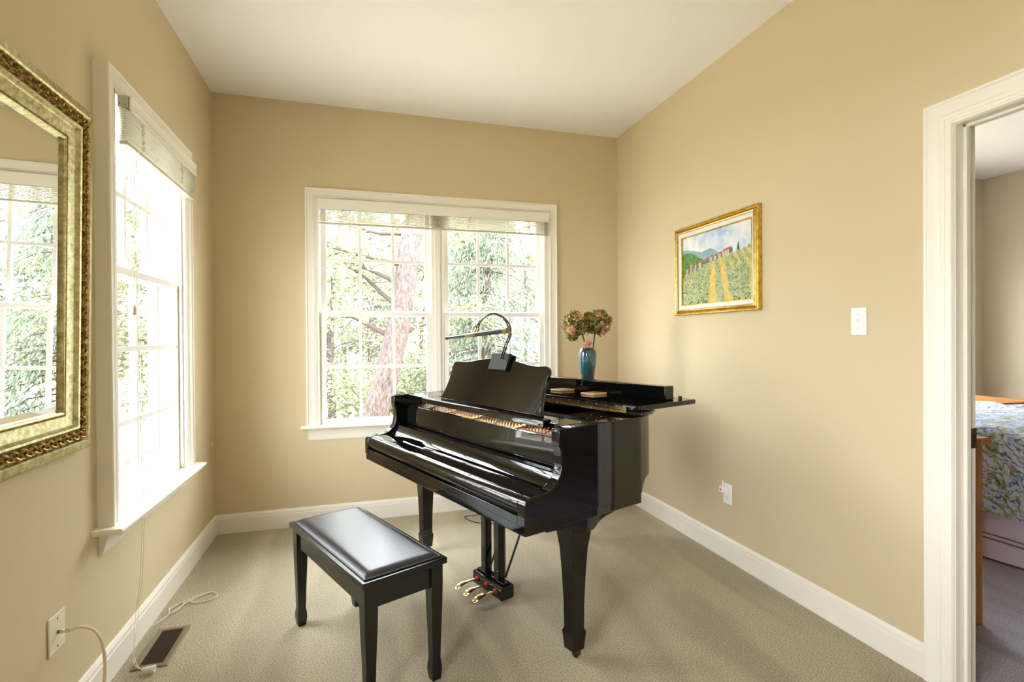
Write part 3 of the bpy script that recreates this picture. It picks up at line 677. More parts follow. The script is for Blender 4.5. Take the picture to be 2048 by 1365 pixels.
T0, T1 = pl_(893, 677, .255), pl_(1018, 661, .235)
mixv = lambda t: T0*(1-t)+T1*t
sh = MB().tube([mixv(0.02), mixv(.38)], .0085, 16).tube([mixv(.52), mixv(.94)], .0105, 16).build('lamp_shade', M['lampgreen'], lp, smooth=40)
MB().tube([mixv(.37), mixv(.53)], .0112, 16).build('shade_collar', M['brass'], sh, smooth=40)
MB().tube([mixv(.93), mixv(.985)], .0125, 8).build('end_knob', M['brass'], sh)
MB().tube([mixv(0), mixv(.025)], .0098, 16).build('end_cap', M['black'], sh, smooth=40)

# coasters on the folded lid
for (y, lab) in ((.635, 'square wooden coaster on the folded piano lid, the one nearer the music desk'), (.41, 'square wooden coaster on the folded piano lid, the one farther from the music desk')):
    c = empty('coaster', pw(.75, y, .9791), TH, label=lab, cat='coaster', group='coasters on the piano lid')
    MB().box(-.045, .045, -.045, .045, 0, .009).build('body', M['cork'], c, bevel=.002)
    MB().box(-.036, .036, -.036, .036, .009, .0102).build('face', M['coaster'], c)

# vase with dried hydrangeas, standing on the lid behind the folded apron
vb = pw(1.18, .88, .9572)
vs_ = empty('vase', vb, 0, label='teal and blue glazed ceramic vase on the piano lid in the corner', cat='vase')
s = MB(); prof = [(.030, 0), (.033, .004), (.036, .03), (.043, .08), (.050, .13), (.0545, .17), (.0550, .195), (.052, .214), (.045, .226), (.040, .231), (.040, .236), (.036, .236), (.035, .228), (.046, .20), (.045, .15), (.03, .03), (.001, .02)]
s.lathe([tuple(p) for p in spline(prof, 3)], 40); s.build('body', M['glaze'], vs_, smooth=60)
yv = vb.y
def vpt(u, v, dy=0.): return Vector(at(u, v, 1, yv+dy))
def petals(mb, c, r, n, size, seed, squash=(1, 1, 1), flor=4):
    q = np.random.default_rng(seed)
    for i in range(n):
        d = q.normal(size=3); d /= np.linalg.norm(d)
        rad = r*(q.uniform(.72, 1.04)); p = Vector(c)+Vector((d[0]*rad*squash[0], d[1]*rad*squash[1], d[2]*rad*squash[2]))
        nrm = (Vector(d)+Vector(q.normal(size=3))*.35).normalized(); t = nrm.orthogonal().normalized(); t = Matrix.Rotation(q.uniform(0, 6.28), 3, nrm) @ t; b_ = nrm.cross(t)
        for k in range(flor):
            a = k*2*PI/flor+q.uniform(-.2, .2); d1_ = t*math.cos(a)+b_*math.sin(a); e1 = nrm.cross(d1_); sz = size*q.uniform(.75, 1.25)
            up = nrm*sz*q.uniform(.05, .45)
            v = [mb.bm.verts.new(x) for x in (p+d1_*sz*.1, p+d1_*sz*.55+e1*sz*.42+up*.4, p+d1_*sz*.95+e1*sz*.22+up, p+d1_*sz*1.0-e1*sz*.22+up*.8, p+d1_*sz*.55-e1*sz*.42+up*.5)]
            mb.face(v)
def flower(stem_px, heads, label, seed):
    base = vpt(*stem_px[0]); o = empty('hydrangea', base, 0, label=label, cat='flower', group='dried hydrangeas in the vase')
    loc = lambda p: Vector(p)-base
    MB().tube([loc(vpt(*p)) for p in stem_px], .0042, 8).build('stem', M['stem'], o, smooth=60)
    s = MB()
    for (u, v, dy, r, n, sq) in heads['green']: petals(s, loc(vpt(u, v, dy)), r, n, .016, seed+n, sq)
    s.build('flower_head', M['petal'], o)
    for (u, v, dy, r, n) in heads['pink']:
        sp_ = MB(); petals(sp_, loc(vpt(u, v, dy)), r, n, .017, seed+n+1); sp_.build('pink_petals', M['pinkpetal'], o)['label'] = 'faded pink petals'
    return o
flower([(1173, 722, 0), (1171, 698, 0), (1168, 680, 0), (1163, 664, 0)], {'green': [(1151, 648, 0, .078, 240, (1.0, 1, .95)), (1172, 650, .02, .05, 110, (1, 1, 1)), (1145, 672, -.02, .032, 60, (1, 1, .8))], 'pink': [(1142, 661, -.06, .020, 18), (1162, 632, -.06, .013, 8)]}, 'dried hydrangea leaning left, the left stem in the teal vase', 11)
flower([(1184, 722, .01), (1186, 698, .01), (1188, 680, .01), (1190, 662, .01)], {'green': [(1197, 645, 0, .078, 250, (1.0, 1, .95)), (1178, 640, .01, .045, 80, (1, 1, 1))], 'pink': [(1213, 651, -.05, .022, 22), (1196, 630, -.06, .011, 6), (1207, 663, -.04, .014, 10)]}, 'dried hydrangea leaning right with salmon petals, the right stem in the teal vase', 12)
o = empty('hydrangea', vpt(1178, 722), 0, label='short pink floret just above the rim of the teal vase', cat='flower', group='dried hydrangeas in the vase')
MB().tube([(0, 0, 0), vpt(1178, 700)-o.location, vpt(1179, 690)-o.location], .002, 6).build('stem', M['stem'], o)
s = MB(); petals(s, vpt(1173, 690, -.02)-o.location, .016, 9, .016, 5); s.build('pink_petals', M['pinkpetal'], o); s = MB(); petals(s, vpt(1179, 687, -.02)-o.location, .012, 8, .013, 6); s.build('pink_petals', M['pinkpetal'], o)

# ------------------------------------------------------------------ bench
bn = empty('piano_bench', (.904, -1.559, 0), math.radians(23.75), label='black piano bench with padded vinyl seat in front of the piano', cat='bench')
hx, hy = .164, .383
MB().box(-hx, hx, -hy, hy, .428, .45).build('top_frame', M['satin'], bn, bevel=.003)
s = MB(); nx, ny = 28, 44; cx, cy = hx-.018, hy-.02; grid = {}
for i in range(nx+1):
    for j in range(ny+1):
        u = math.sin((-.5+i/nx)*PI); v = math.sin((-.5+j/ny)*PI); e = min(1-abs(u), (1-abs(v))*hy/hx); ef = lambda d: 1-(1-min(1, d/.24))**2.2
        z = .45+.004+.014*ef(1-abs(u))*ef((1-abs(v))*hy/hx)+.004*(1-u*u)*(1-v*v)
        if e < 1e-6: z = .4505
        r_ = .03 if abs(u) > .9 and abs(v) > .95 else 0
        grid[i, j] = s.bm.verts.new((u*cx, v*cy, z))
for i in range(nx):
    for j in range(ny): s.face([grid[i, j], grid[i+1, j], grid[i+1, j+1], grid[i, j+1]])
s.build('seat_cushion', M['vinylblack'], bn, smooth=80)
P_ = [(-cx, -cy), (cx, -cy), (cx, cy), (-cx, cy)]
s = MB()
for i in range(4):
    a, b_ = P_[i], P_[(i+1) % 4]; s.tube([(a[0], a[1], .4525), (b_[0], b_[1], .4525)], .003, 8)
s.build('cushion_piping', M['vinylblack'], bn, smooth=60)
s = MB(); i0 = .022
s.box(-hx+i0, hx-i0, -hy+i0, -hy+i0+.018, .348, .428).box(-hx+i0, hx-i0, hy-i0-.018, hy-i0, .348, .428).box(-hx+i0, -hx+i0+.018, -hy+i0+.018, hy-i0-.018, .348, .428).box(hx-i0-.018, hx-i0, -hy+i0+.018, hy-i0-.018, .348, .428)
s.build('apron', M['satin'], bn, bevel=.002)
for sx in (-1, 1):
    for sy in (-1, 1):
        cx_, cy_ = sx*(hx-.036), sy*(hy-.036)
        R = [(cx_-sx*.000, cy_, .0165, .0165, .0), (cx_, cy_, .0205, .0205, .035), (cx_, cy_, .020, .020, .052), (cx_, cy_, .0165, .0165, .075), (cx_, cy_, .0185, .0185, .16), (cx_, cy_, .0225, .0225, .28), (cx_, cy_, .024, .024, .36), (cx_, cy_, .024, .024, .428)]
        MB().frustum(R).build('leg', M['satin'], bn, bevel=.002)

# ------------------------------------------------------------------ painting on the right wall
pt = empty('framed_painting', (W+.0015, -1.185, 1.667), label='gold framed painting of a hillside village above an olive grove on the right wall', cat='painting')
fP = lambda a, b_, w_: (-w_, -a, b_)      # a runs to the right as seen
PW, PH = .366, .274
MB().frame([(0, 0), (0, .026), (.003, .0295), (.007, .0295), (.010, .026), (.010, 0)], -PW, PW, -PH, PH, fP, 4).build('outer_moulding', M['giltbright'], pt, smooth=35)
MB().frame([(.010, 0), (.010, .020), (.013, .018), (.019, .021), (.024, .026), (.024, 0)], -PW, PW, -PH, PH, fP, 4).build('cove_moulding', M['giltcove'], pt, smooth=35)
MB().frame([(.024, 0), (.024, .028), (.026, .031), (.029, .0315), (.032, .030), (.034, .026), (.036, .022), (.036, 0)], -PW, PW, -PH, PH, fP, 4).build('inner_moulding', M['giltpale'], pt, smooth=35)
s = MB().frame([(.036, .0), (.036, .020), (.040, .018), (.058, .013), (.060, .0)], -PW, PW, -PH, PH, fP, 4); s.build('liner', M['liner'], pt, smooth=35)
s = MB().frame([(.058, .0), (.058, .0165), (.062, .0165), (.065, .011), (.065, 0)], -PW, PW, -PH, PH, fP, 4); s.build('inner_fillet', M['giltbright'], pt, smooth=35)
cw, ch = PW-.064, PH-.064
def paint(name, col, rough=.6, stops=None, scale=30):
    X = mat(name, col, rough, spec=.3)
    if stops: add_mottle(X, scale, stops, detail=5, rough=.65)
    return X
PM = [paint('painted sky', srgb(190, 206, 226), stops=[(.34, srgb(164, 186, 222)), (.48, srgb(206, 216, 228)), (.62, srgb(232, 234, 234))], scale=7),
      paint('painted far hills', srgb(132, 166, 180), stops=[(.3, srgb(120, 152, 172)), (.7, srgb(150, 182, 184))], scale=14),
      paint('painted wooded hill', srgb(78, 128, 66), stops=[(.3, srgb(48, 96, 48)), (.7, srgb(116, 160, 84))], scale=60),
      paint('painted grove ground', srgb(196, 186, 84), stops=[(.3, srgb(150, 164, 96)), (.5, srgb(196, 188, 108)), (.72, srgb(214, 204, 150))], scale=40),
      paint('painted olive trees', srgb(150, 164, 122), stops=[(.32, srgb(74, 96, 60)), (.44, srgb(124, 142, 96)), (.58, srgb(172, 184, 138)), (.72, srgb(206, 212, 178))], scale=170),
      paint('painted house walls', srgb(206, 190, 170)), paint('painted roofs', srgb(178, 106, 76)), paint('painted cypress', srgb(36, 74, 44)), paint('painted shade', srgb(110, 104, 110)),
      paint('painted path', srgb(222, 188, 92), stops=[(.3, srgb(206, 170, 70)), (.7, srgb(230, 204, 130))], scale=40), paint('painted olive shade', srgb(66, 84, 62), stops=[(.3, srgb(52, 70, 50)), (.7, srgb(92, 110, 80))], scale=120),
      paint('painted pale olive trees', srgb(168, 178, 136), stops=[(.32, srgb(98, 116, 76)), (.46, srgb(158, 170, 124)), (.64, srgb(206, 212, 176))], scale=190)]
s = MB(); lay = [0]
def poly(pts, mi, dz=None):
    lay[0] += 1; s.mi = mi; h_ = .0062+.0000012*lay[0]
    s.face([s.bm.verts.new(fP((min(max(u, 0), 1)-.5)*2*cw, (min(max(v, 0), 1)-.5)*2*ch, h_)) for u, v in pts])
s.mi = 0; s.prism([(-cw, -ch), (cw, -ch), (cw, ch), (-cw, ch)], .0, .006, fP)
poly([(0, .5), (0, .82), (.08, .815), (.2, .775), (.3, .74), (.38, .75), (.43, .765), (.49, .735), (.55, .68), (.62, .64), (.7, .6), (.7, .5)], 1)
poly([(0, .3), (0, .755), (.06, .77), (.12, .765), (.2, .72), (.27, .66), (.33, .63), (.36, .5), (.3, .3)], 2)
ridge = [(0, .40), (.1, .44), (.24, .505), (.34, .535), (.45, .575), (.62, .605), (.74, .625), (.84, .635), (.93, .665), (1, .69)]
poly([(0, 0)]+ridge+[(1, 0)], 3)
q = random.Random(4)
for u, v, w_, h_, sh_ in ((.03, .40, .05, .05, 0), (.06, .43, .04, .09, 0), (.11, .44, .05, .04, 0), (.125, .49, .035, .10, 0), (.18, .47, .05, .05, 0), (.20, .52, .035, .05, 0), (.26, .51, .065, .075, 0), (.33, .535, .04, .06, 1), (.375, .56, .045, .06, 1), (.44, .575, .045, .055, 0), (.50, .585, .05, .05, 0), (.56, .60, .05, .05, 0)):
    poly([(u, v), (u+w_, v), (u+w_, v+h_), (u, v+h_)], 8 if sh_ else 5); poly([(u+w_*.62, v), (u+w_, v), (u+w_, v+h_), (u+w_*.62, v+h_)], 8)
    poly([(u-.006, v+h_), (u+w_+.006, v+h_), (u+w_*.8, v+h_+.028), (u+w_*.2, v+h_+.028)], 6)
    for k in range(2): poly([(u+.008+k*.016, v+h_*.4), (u+.013+k*.016, v+h_*.4), (u+.013+k*.016, v+h_*.65), (u+.008+k*.016, v+h_*.65)], 8)
poly([(.61, .61), (.745, .635), (.745, .69), (.61, .665)], 5); poly([(.705, .628), (.755, .64), (.755, .69), (.73, .715), (.705, .685)], 8); poly([(.605, .66), (.705, .682), (.735, .722), (.64, .70)], 6)
for k in range(4): poly([(.625+k*.02, .632+k*.004), (.631+k*.02, .633+k*.004), (.631+k*.02, .65+k*.004), (.625+k*.02, .649+k*.004)], 8)
poly([(.80, .625), (.812, .66), (.818, .71), (.826, .775), (.836, .71), (.843, .66), (.848, .635), (.83, .62)], 7)
poly([(.455, .56), (.485, .565), (.52, 0), (.43, 0)], 9); poly([(.575, .58), (.595, .585), (.76, 0), (.665, 0)], 9)
trees_ = []
for row, (ut, ub) in enumerate(((.18, -.12), (.27, .06), (.36, .2), (.43, .34), (.53, .585), (.66, .80), (.74, .95), (.82, 1.1), (.90, 1.25), (.97, 1.4), (.12, -.3))):
    n_ = 13
    for i in range(n_):
        t = (i/(n_-1))**1.25; v = (np.interp(ut, [p[0] for p in ridge], [p[1] for p in ridge])-.01)*(1-t)+.06*t; u = ut*(1-t)+ub*t; trees_.append((v+q.uniform(-.012, .012), u+q.uniform(-.012, .012), .022+.045*t))
for k in range(18): t = q.random(); trees_.append((.06+t*.42, q.choice([q.uniform(0, .40), q.uniform(.74, 1)]), .048-.025*t))
for k in range(9): trees_.append((q.uniform(.1, .34), q.uniform(.74, .98), .075))
for v, u, r_ in sorted(trees_, reverse=True):
    if not 0 <= u <= 1: continue
    u += q.uniform(-.008, .008)
    blob = lambda cx, cy, rx, ry: [(cx+rx*math.cos(a)*q.uniform(.75, 1.15), cy+ry*math.sin(a)*q.uniform(.75, 1.15)) for a in np.linspace(0, 2*PI, 13, endpoint=False)]
    poly(blob(u+r_*.2, v-r_*.75, r_*.7, r_*.4), 10); poly(blob(u, v, r_*.8, r_*1.05), q.choice((4, 11)))
    for _ in range(5): poly(blob(u+q.uniform(-.5, .6)*r_, v+q.uniform(-.7, .5)*r_, r_*.13, r_*.17), 10)
    for _ in range(5): poly(blob(u+q.uniform(-.9, .8)*r_, v+q.uniform(-.6, 1)*r_, r_*.26, r_*.28), q.choice((4, 11, 11)))
s.build('canvas', PM, pt)

# ------------------------------------------------------------------ plates on the walls
sw = empty('light_switch', (W, -2.088, 1.316), label='white toggle switch plate on the right wall near the door', cat='light switch')
MB().box(-.006, 0, -.0345, .0345, -.057, .057).build('cover_plate', M['plate'], sw, bevel=.003)
MB().box(-.0075, -.005, -.006, .006, -.013, .013).build('toggle_bezel', M['plate'], sw, bevel=.001)
MB().prism([(-.006, -.008), (-.018, .006), (-.018, .011), (-.006, .006)], -.0045, .0045, XZ).build('toggle', M['plate'], sw, bevel=.001)
for z in (-.030, .030): MB().lathe([(.003, 0), (.0028, .001)], 10, mx=Matrix.Translation((-.006, 0, z)) @ Matrix.Rotation(-PI/2, 4, 'Y')).build('screw', M['steel'], sw)
ot = empty('wall_outlet', (W, -1.288, .370), label='white duplex outlet low on the right wall', cat='outlet')
MB().box(-.005, 0, -.035, .035, -.057, .057).build('cover_plate', M['plate'], ot, bevel=.003)
for z in (-.02, .02):
    rc = MB().prism(rrect(-.0165, .0165, z-.0135, z+.0135, .008), -.0065, -.004, YZ).build('receptacle', M['plate'], ot)
    if z < 0: MB().box(-.0069, -.0064, -.0075, -.0055, z-.002, z+.006).box(-.0069, -.0064, .0055, .0075, z-.002, z+.006).box(-.0069, -.0064, -.002, .002, z-.009, z-.005).build('slots', M['slot'], rc)
nl = empty('night_light', (W-.0065, -1.272, .396), label='small white plug-in night light in the outlet on the right wall', cat='night light')
MB().box(-.032, 0, -.016, .016, -.018, .016).build('body', M['plate'], nl, bevel=.004)
MB().box(-.0335, -.032, -.006, .005, -.008, .004).build('sensor', M['lens'], nl, bevel=.001)
MB().lathe([(.006, .016), (.007, .024), (.0065, .036), (.0035, .046), (.001, .048)], 14, (-.014, 0, 0)).build('bulb', M['plate'], nl, smooth=50)
cpz = empty('cable_wall_plate', (0, -1.817, .360), label='ivory cable jack plate low on the left wall below the mirror', cat='wall plate')
MB().box(0, .006, -.0445, .0445, -.058, .058).build('cover_plate', M['ivory'], cpz, bevel=.003)
for z in (-.042, .042): MB().lathe([(.003, 0), (.0028, .001)], 10, mx=Matrix.Translation((.006, 0, z)) @ Matrix.Rotation(PI/2, 4, 'Y')).build('screw', M['slot'], cpz)
MB().lathe([(.005, 0), (.005, .008)], 12, mx=Matrix.Translation((.006, 0, 0)) @ Matrix.Rotation(PI/2, 4, 'Y')).build('jack', M['brassold'], cpz)
cx_ = empty('coaxial_cable', (.014, -1.817, .360), label='cream coaxial cable plugged into the ivory wall plate', cat='cable')
MB().lathe([(.0055, 0), (.0055, .007), (.0042, .008), (.0042, .012), (.0055, .013), (.005, .022)], 12, mx=Matrix.Rotation(PI/2, 4, 'Y')).build('connector', M['steel'], cx_, smooth=30)
MB().tube([Vector(p) for p in spline([(.022, 0, 0), (.05, .006, .003), (.085, .012, -.02), (.105, .014, -.08), (.11, .004, -.18), (.10, -.05, -.30), (.08, -.12, -.354), (.06, -.3, -.356), (.05, -.6, -.356)], 6)], .0046, 10).build('cable', M['coax'], cx_, smooth=60)

# ------------------------------------------------------------------ floor register, loose cords
vt = empty('floor_register', (.121, -1.308, .0), label='brown metal floor register set in the carpet by the left wall', cat='floor register')
s = MB().frame([(0, 0), (0, .004), (.004, .0065), (.020, .0065), (.022, .004), (.022, 0)], -.062, .062, -.146, .146, lambda a, b_, w_: (a, b_, w_), 4); s.build('frame', M['ventmetal'], vt, smooth=35)
MB().box(-.042, .042, -.126, .126, .0004, .0010).build('duct_opening', M['ventdark'], vt)
s = MB()
for i in range(20):
    y = -.119+i*.0125; s.prism([(y-.0014, .0024), (y-.0004, .0024), (y+.0014, .0050), (y+.0004, .0050)], -.042, .042, lambda p, q, t: (t, p, q))
s.build('louvers', M['ventslat'], vt)
cl = empty('loose_cord', (.12, -.95, 0), label='thin white cord lying coiled on the carpet near the left baseboard', cat='cord')
pz = [(.022, -1.125, .004), (.05, -1.075, .005), (.058, -1.03, .005), (.045, -.985, .006), (.075, -.955, .008), (.12, -.90, .006), (.165, -.862, .005), (.205, -.868, .004), (.226, -.905, .004), (.20, -.945, .004), (.15, -.955, .005), (.10, -.93, .009), (.06, -.97, .008), (.052, -1.01, .006), (.07, -1.03, .006), (.09, -1.0, .008), (.10, -.96, .010), (.13, -.915, .008), (.17, -.872, .006), (.182, -.86, .005)]
MB().tube([Vector(p)-Vector(cl.location) for p in spline(pz, 6)], .0025, 6).build('cord', M['cordw'], cl, smooth=60)
pz = [(.052, -1.0, .007), (.07, -.965, .010), (.088, -.945, .011), (.096, -.965, .010), (.078, -1.0, .008), (.06, -1.02, .007), (.05, -1.0, .010), (.07, -.975, .012)]
MB().tube([Vector(p)-Vector(cl.location) for p in spline(pz, 6)], .0025, 6).build('cord', M['cordw'], cl, smooth=60)
def onfloor(u, v, z=.004): return Vector(at(u, v, 2, z))
kc = empty('power_cord', onfloor(925, 1040), label='black lamp cord drooping to the carpet beneath the piano', cat='cord')
k0 = Vector(kc.location)
pz = [pw(1.0, 1.36, .66), pw(.96, 1.38, .35), pw(.92, 1.42, .14), onfloor(925, 1021, .05)*.5+pw(.9, 1.42, .06)*.5, onfloor(930, 1034, .006), onfloor(940, 1042), onfloor(955, 1046), onfloor(975, 1049), onfloor(1000, 1046)]
MB().tube([Vector(p)-k0 for p in spline([tuple(p) for p in pz], 6)], .003, 8).build('cord', M['black'], kc, smooth=60)
kc2 = empty('thin_wire', pw(1.02, 1.30, .66), label='thin black wire hanging in a V below the piano', cat='wire')
k0 = Vector(kc2.location); pz = [Vector(kc2.location), pw(1.0, 1.33, .40), pw(.93, 1.40, .10), pw(.88, 1.44, .02), pw(.93, 1.36, .12), pw(1.02, 1.28, .45), pw(1.05, 1.26, .67)]
MB().tube([Vector(p)-k0 for p in pz], .0016, 6).build('wire', M['black'], kc2)

# ------------------------------------------------------------------ bedroom furniture
dr = empty('dresser', (BX0+.263, -1.62, 0), label='golden oak dresser just inside the bedroom door', cat='dresser')
MB().box(-.243, .243, -.545, .545, .0, .785).build('body', M['oak'], dr, bevel=.004)
MB().prism([(-.243, .785), (.243, .785), (.256, .792), (.260, .802), (.254, .812), (.246, .816), (-.243, .816)], -.568, .568, XZ).build('top', M['oak'], dr, smooth=40)
for z in (.10, .33, .56):
    dw = MB().box(.243, .252, -.52, .52, z, z+.205).build('drawer', M['oak'], dr, bevel=.004)
    for y in (-.28, .28): MB().lathe([(.006, 0), (.006, .012), (.014, .018), (.015, .024), (.010, .029)], 14, mx=Matrix.Translation((.252, y, z+.10)) @ Matrix.Rotation(PI/2, 4, 'Y')).build('knob', M['oak'], dw, smooth=50)
bd = empty('bed', (4.95, -1.55, 0), label='bed under a blue and green paisley duvet in the next room', cat='bed')
bx, by0, by1 = .70, -1.05, 1.42
MB().box(-bx+.06, bx-.06, by0+.05, by1, .16, .62).build('mattress', M['skirt'], bd, bevel=.05, seg=3)
def sheet(parts, name, m, z_top, z_bot, hxm, ylo, yhi, amp, nfold, thick=0):
    """drape: flat top that turns down over the edge with soft folds"""
    s = MB(); nu, nv = 46, 60; g = {}
    prof = []       # from centre out over the edge and down: (x, z)
    for i in range(nu+1):
        t = i/nu
        if t < .4: prof.append((t/.4*(hxm-.06), z_top))
        elif t < .55:
            a = (t-.4)/.15*PI/2; prof.append((hxm-.06+.06*math.sin(a), z_top-.06+.06*math.cos(a)))
        else: prof.append((hxm+.03*(t-.55), z_top-.06-(t-.55)/.45*(z_top-.06-z_bot)))
    for side in (-1, 1):
        for i, (x, z) in enumerate(prof):
            for j in range(nv+1):
                y = ylo+(yhi-ylo)*j/nv; t = max(0, (i/nu-.4)/.6)
                f = amp*t*(math.sin(nfold*y*6.0+1.3*math.sin(3*y)+2*t)+.5*math.sin(nfold*13*y+4*t)); top = .012*math.sin(7*y+5*x)*math.sin(5*x+y)*(1-t)
                top += .02*math.sin(23*y+9*x)*math.exp(-((i/nu-.42)/.12)**2)*.6
                g[side, i, j] = s.bm.verts.new((side*(x+f), y, z+top)) if not (side == 1 and i == 0) else g[-1, 0, j]
        for i in range(nu):
            for j in range(nv): s.face([g[side, i, j], g[side, i+1, j], g[side, i+1, j+1], g[side, i, j+1]])
    return s.build(name, m, parts, smooth=180)
sheet(bd, 'duvet', M['duvet'], .735, .27, bx+.02, by0-.02, by1-.2, .022, 1.6)
sk = sheet(bd, 'bed_skirt', M['skirt'], .40, .012, bx-.03, by0+.02, by1, .012, 1.1)
for z in (.12, .145):
    for side in (-1, 1): MB().tube([(side*(bx-.03+.03*.35+.012*((.40-z-.06)/.4)*1.0*math.sin(1.1*y*6+1.3*math.sin(3*y)+1.2)+.006), y, z) for y in np.linspace(by0+.03, by1-.02, 50)], .0035, 5).build('skirt_piping', M['skirtband'], bd)
p_ = at(2006, 808, 2, .80)
tb = empty('nightstand', (5.98, p_[1]-.02-.0, 0), label='light oak table edge showing behind the bed in the next room', cat='table')
a_ = at(2006, 808, 0, 5.80); tb.location = (6.02, a_[1]+.26, 0); zt = a_[2]
MB().box(-.22, .22, -.26, .30, zt-.03, zt+.004).build('table_top', M['oak'], tb, bevel=.006)
MB().box(-.19, .19, -.22, .27, .10, zt-.03).build('body', M['oak'], tb, bevel=.004)
for sx in (-.17, .17):
    for sy in (-.2, .25): MB().box(sx-.02, sx+.02, sy-.02, sy+.02, 0, .10).build('leg', M['oak'], tb)

# ------------------------------------------------------------------ outdoors
structure(MB().box(-30, 30, -30, 40, -.62, -.5).build('ground', M['grass']))
def leaf_mesh(name, C, D, Nn, ln, wd, m, parent):
    """one mesh of small folded leaves: C centres, D leaf directions, Nn normals"""
    n = len(C); D = D/np.linalg.norm(D, axis=1, keepdims=True); S = np.cross(D, Nn); S /= np.linalg.norm(S, axis=1, keepdims=True)+1e-9; U = np.cross(S, D)
    ln = ln[:, None]; wd = wd[:, None]
    V = np.stack([C-D*ln*.5, C-D*ln*.05+S*wd*.5+U*wd*.12, C+D*ln*.5-U*wd*.1, C-D*ln*.05-S*wd*.5+U*wd*.12], 1).reshape(-1, 3)
    me = bpy.data.meshes.new(name); me.vertices.add(4*n); me.vertices.foreach_set('co', V.astype(np.float32).ravel())
    me.loops.add(4*n); me.loops.foreach_set('vertex_index', np.arange(4*n, dtype=np.int32)); me.polygons.add(n)
    me.polygons.foreach_set('loop_start', np.arange(0, 4*n, 4, dtype=np.int32)); me.materials.append(m); me.update(calc_edges=True); me.validate()
    return link(bpy.data.objects.new(name, me), parent)
def broad_tree(base, trunk, r0, r1, branches, label, m, seed, leaves, spread, lsize, name='tree', group=None, trunk_mat='bark'):
    q = np.random.default_rng(seed); o = empty(name, base, 0, label=label, cat='tree', group=group); b0 = np.array(base, float)
    tp_ = [np.array(p, float)-b0 for p in trunk]; sp_ = spline(tp_, 8); n = len(sp_)
    s = MB(); pts = [p+q.normal(size=3)*r1*.06 for p in sp_]; s.tube([Vector(p) for p in pts], [r0+(r1-r0)*i/(n-1) for i in range(n)], 14)
    s.build('trunk', M[trunk_mat], o, smooth=80)
    C = []; s = MB()
    for (t0, d, lg, up) in branches:
        st = sp_[int(t0*(n-1))]; d = np.array(d, float); d /= np.linalg.norm(d); p = st.copy(); path = [p.copy()]
        k = 9
        for i in range(k):
            d = d+q.normal(size=3)*.16+np.array([0, 0, up*.06]); d /= np.linalg.norm(d); p = p+d*lg/k; path.append(p.copy())
            if i > 1:
                for _ in range(2):
                    dd = d+q.normal(size=3)*.8; dd /= np.linalg.norm(dd); tl_ = lg*q.uniform(.14, .3); e1 = p+dd*tl_*.5+np.array([0, 0, .02]); e2 = p+dd*tl_+np.array([0, 0, -.03])
                    s.tube([Vector(p), Vector(e1), Vector(e2)], [.008, .005, .002], 4); C += [e1, e2, (e1+e2)/2]
        s.tube([Vector(x) for x in path], [max(.006, r1*.34*(1-i/k)) for i in range(k+1)], 6); C += path[3:]
    s.build('branches', M['twig'], o, smooth=80)
    C = np.array(C); idx = q.integers(0, len(C), leaves); P = C[idx]+q.normal(size=(leaves, 3))*np.array([spread, spread, spread*.45])
    D = q.normal(size=(leaves, 3))*np.array([1, 1, .45])+np.array([0, 0, -.25]); Nn = np.array([0, 0, 1.])+q.normal(size=(leaves, 3))*.45
    leaf_mesh('foliage', P, D, Nn, lsize*q.uniform(.7, 1.3, leaves), lsize*.62*q.uniform(.7, 1.3, leaves), m, o)
    return o
def evergreen(base, h, r, label, seed, sprays=420, per=46, group=None, droop=.5):
    q = np.random.default_rng(seed); o = empty('evergreen_tree', base, 0, label=label, cat='tree', group=group)
    MB().tube([(0, 0, 0), (.03, 0, h*.5), (0, .02, h)], [.13, .08, .02], 10).build('trunk', M['bark'], o, smooth=80)
    s = MB(); C = []; D = []
    for i in range(sprays):
        z = h*(.02+.96*q.uniform()**.9); a = q.uniform(0, 2*PI); rr = r*(1-z/h)**.75*q.uniform(.75, 1.1)+.15
        e = np.array([rr*math.cos(a), rr*math.sin(a), z-droop*rr*.5]); st = np.array([0, 0, z]); md = (st+e)/2+np.array([0, 0, .12*rr])
        if i % 2 == 0: s.tube([Vector(st), Vector(md), Vector(e)], [.016, .009, .003], 4)
        t = q.uniform(.35, 1.05, per)[:, None]; P = (1-t)**2*st+2*t*(1-t)*md+t*t*e
        side = np.array([-math.sin(a), math.cos(a), 0])
        hang = q.uniform(0, .34, per)[:, None]*droop
        P = P+side*q.normal(size=(per, 1))*.13*rr+np.array([0, 0, -1.])*hang
        C.append(P); D.append(np.array([math.cos(a)*.35, math.sin(a)*.35, -1.0*droop-.15])+q.normal(size=(per, 3))*.35)
    s.build('branches', M['twig'], o, smooth=80)
    C = np.concatenate(C); D = np.concatenate(D); n = len(C)
    leaf_mesh('foliage', C, D, q.normal(size=(n, 3)), q.uniform(.06, .15, n), q.uniform(.012, .03, n), M['needle'], o)
    return o
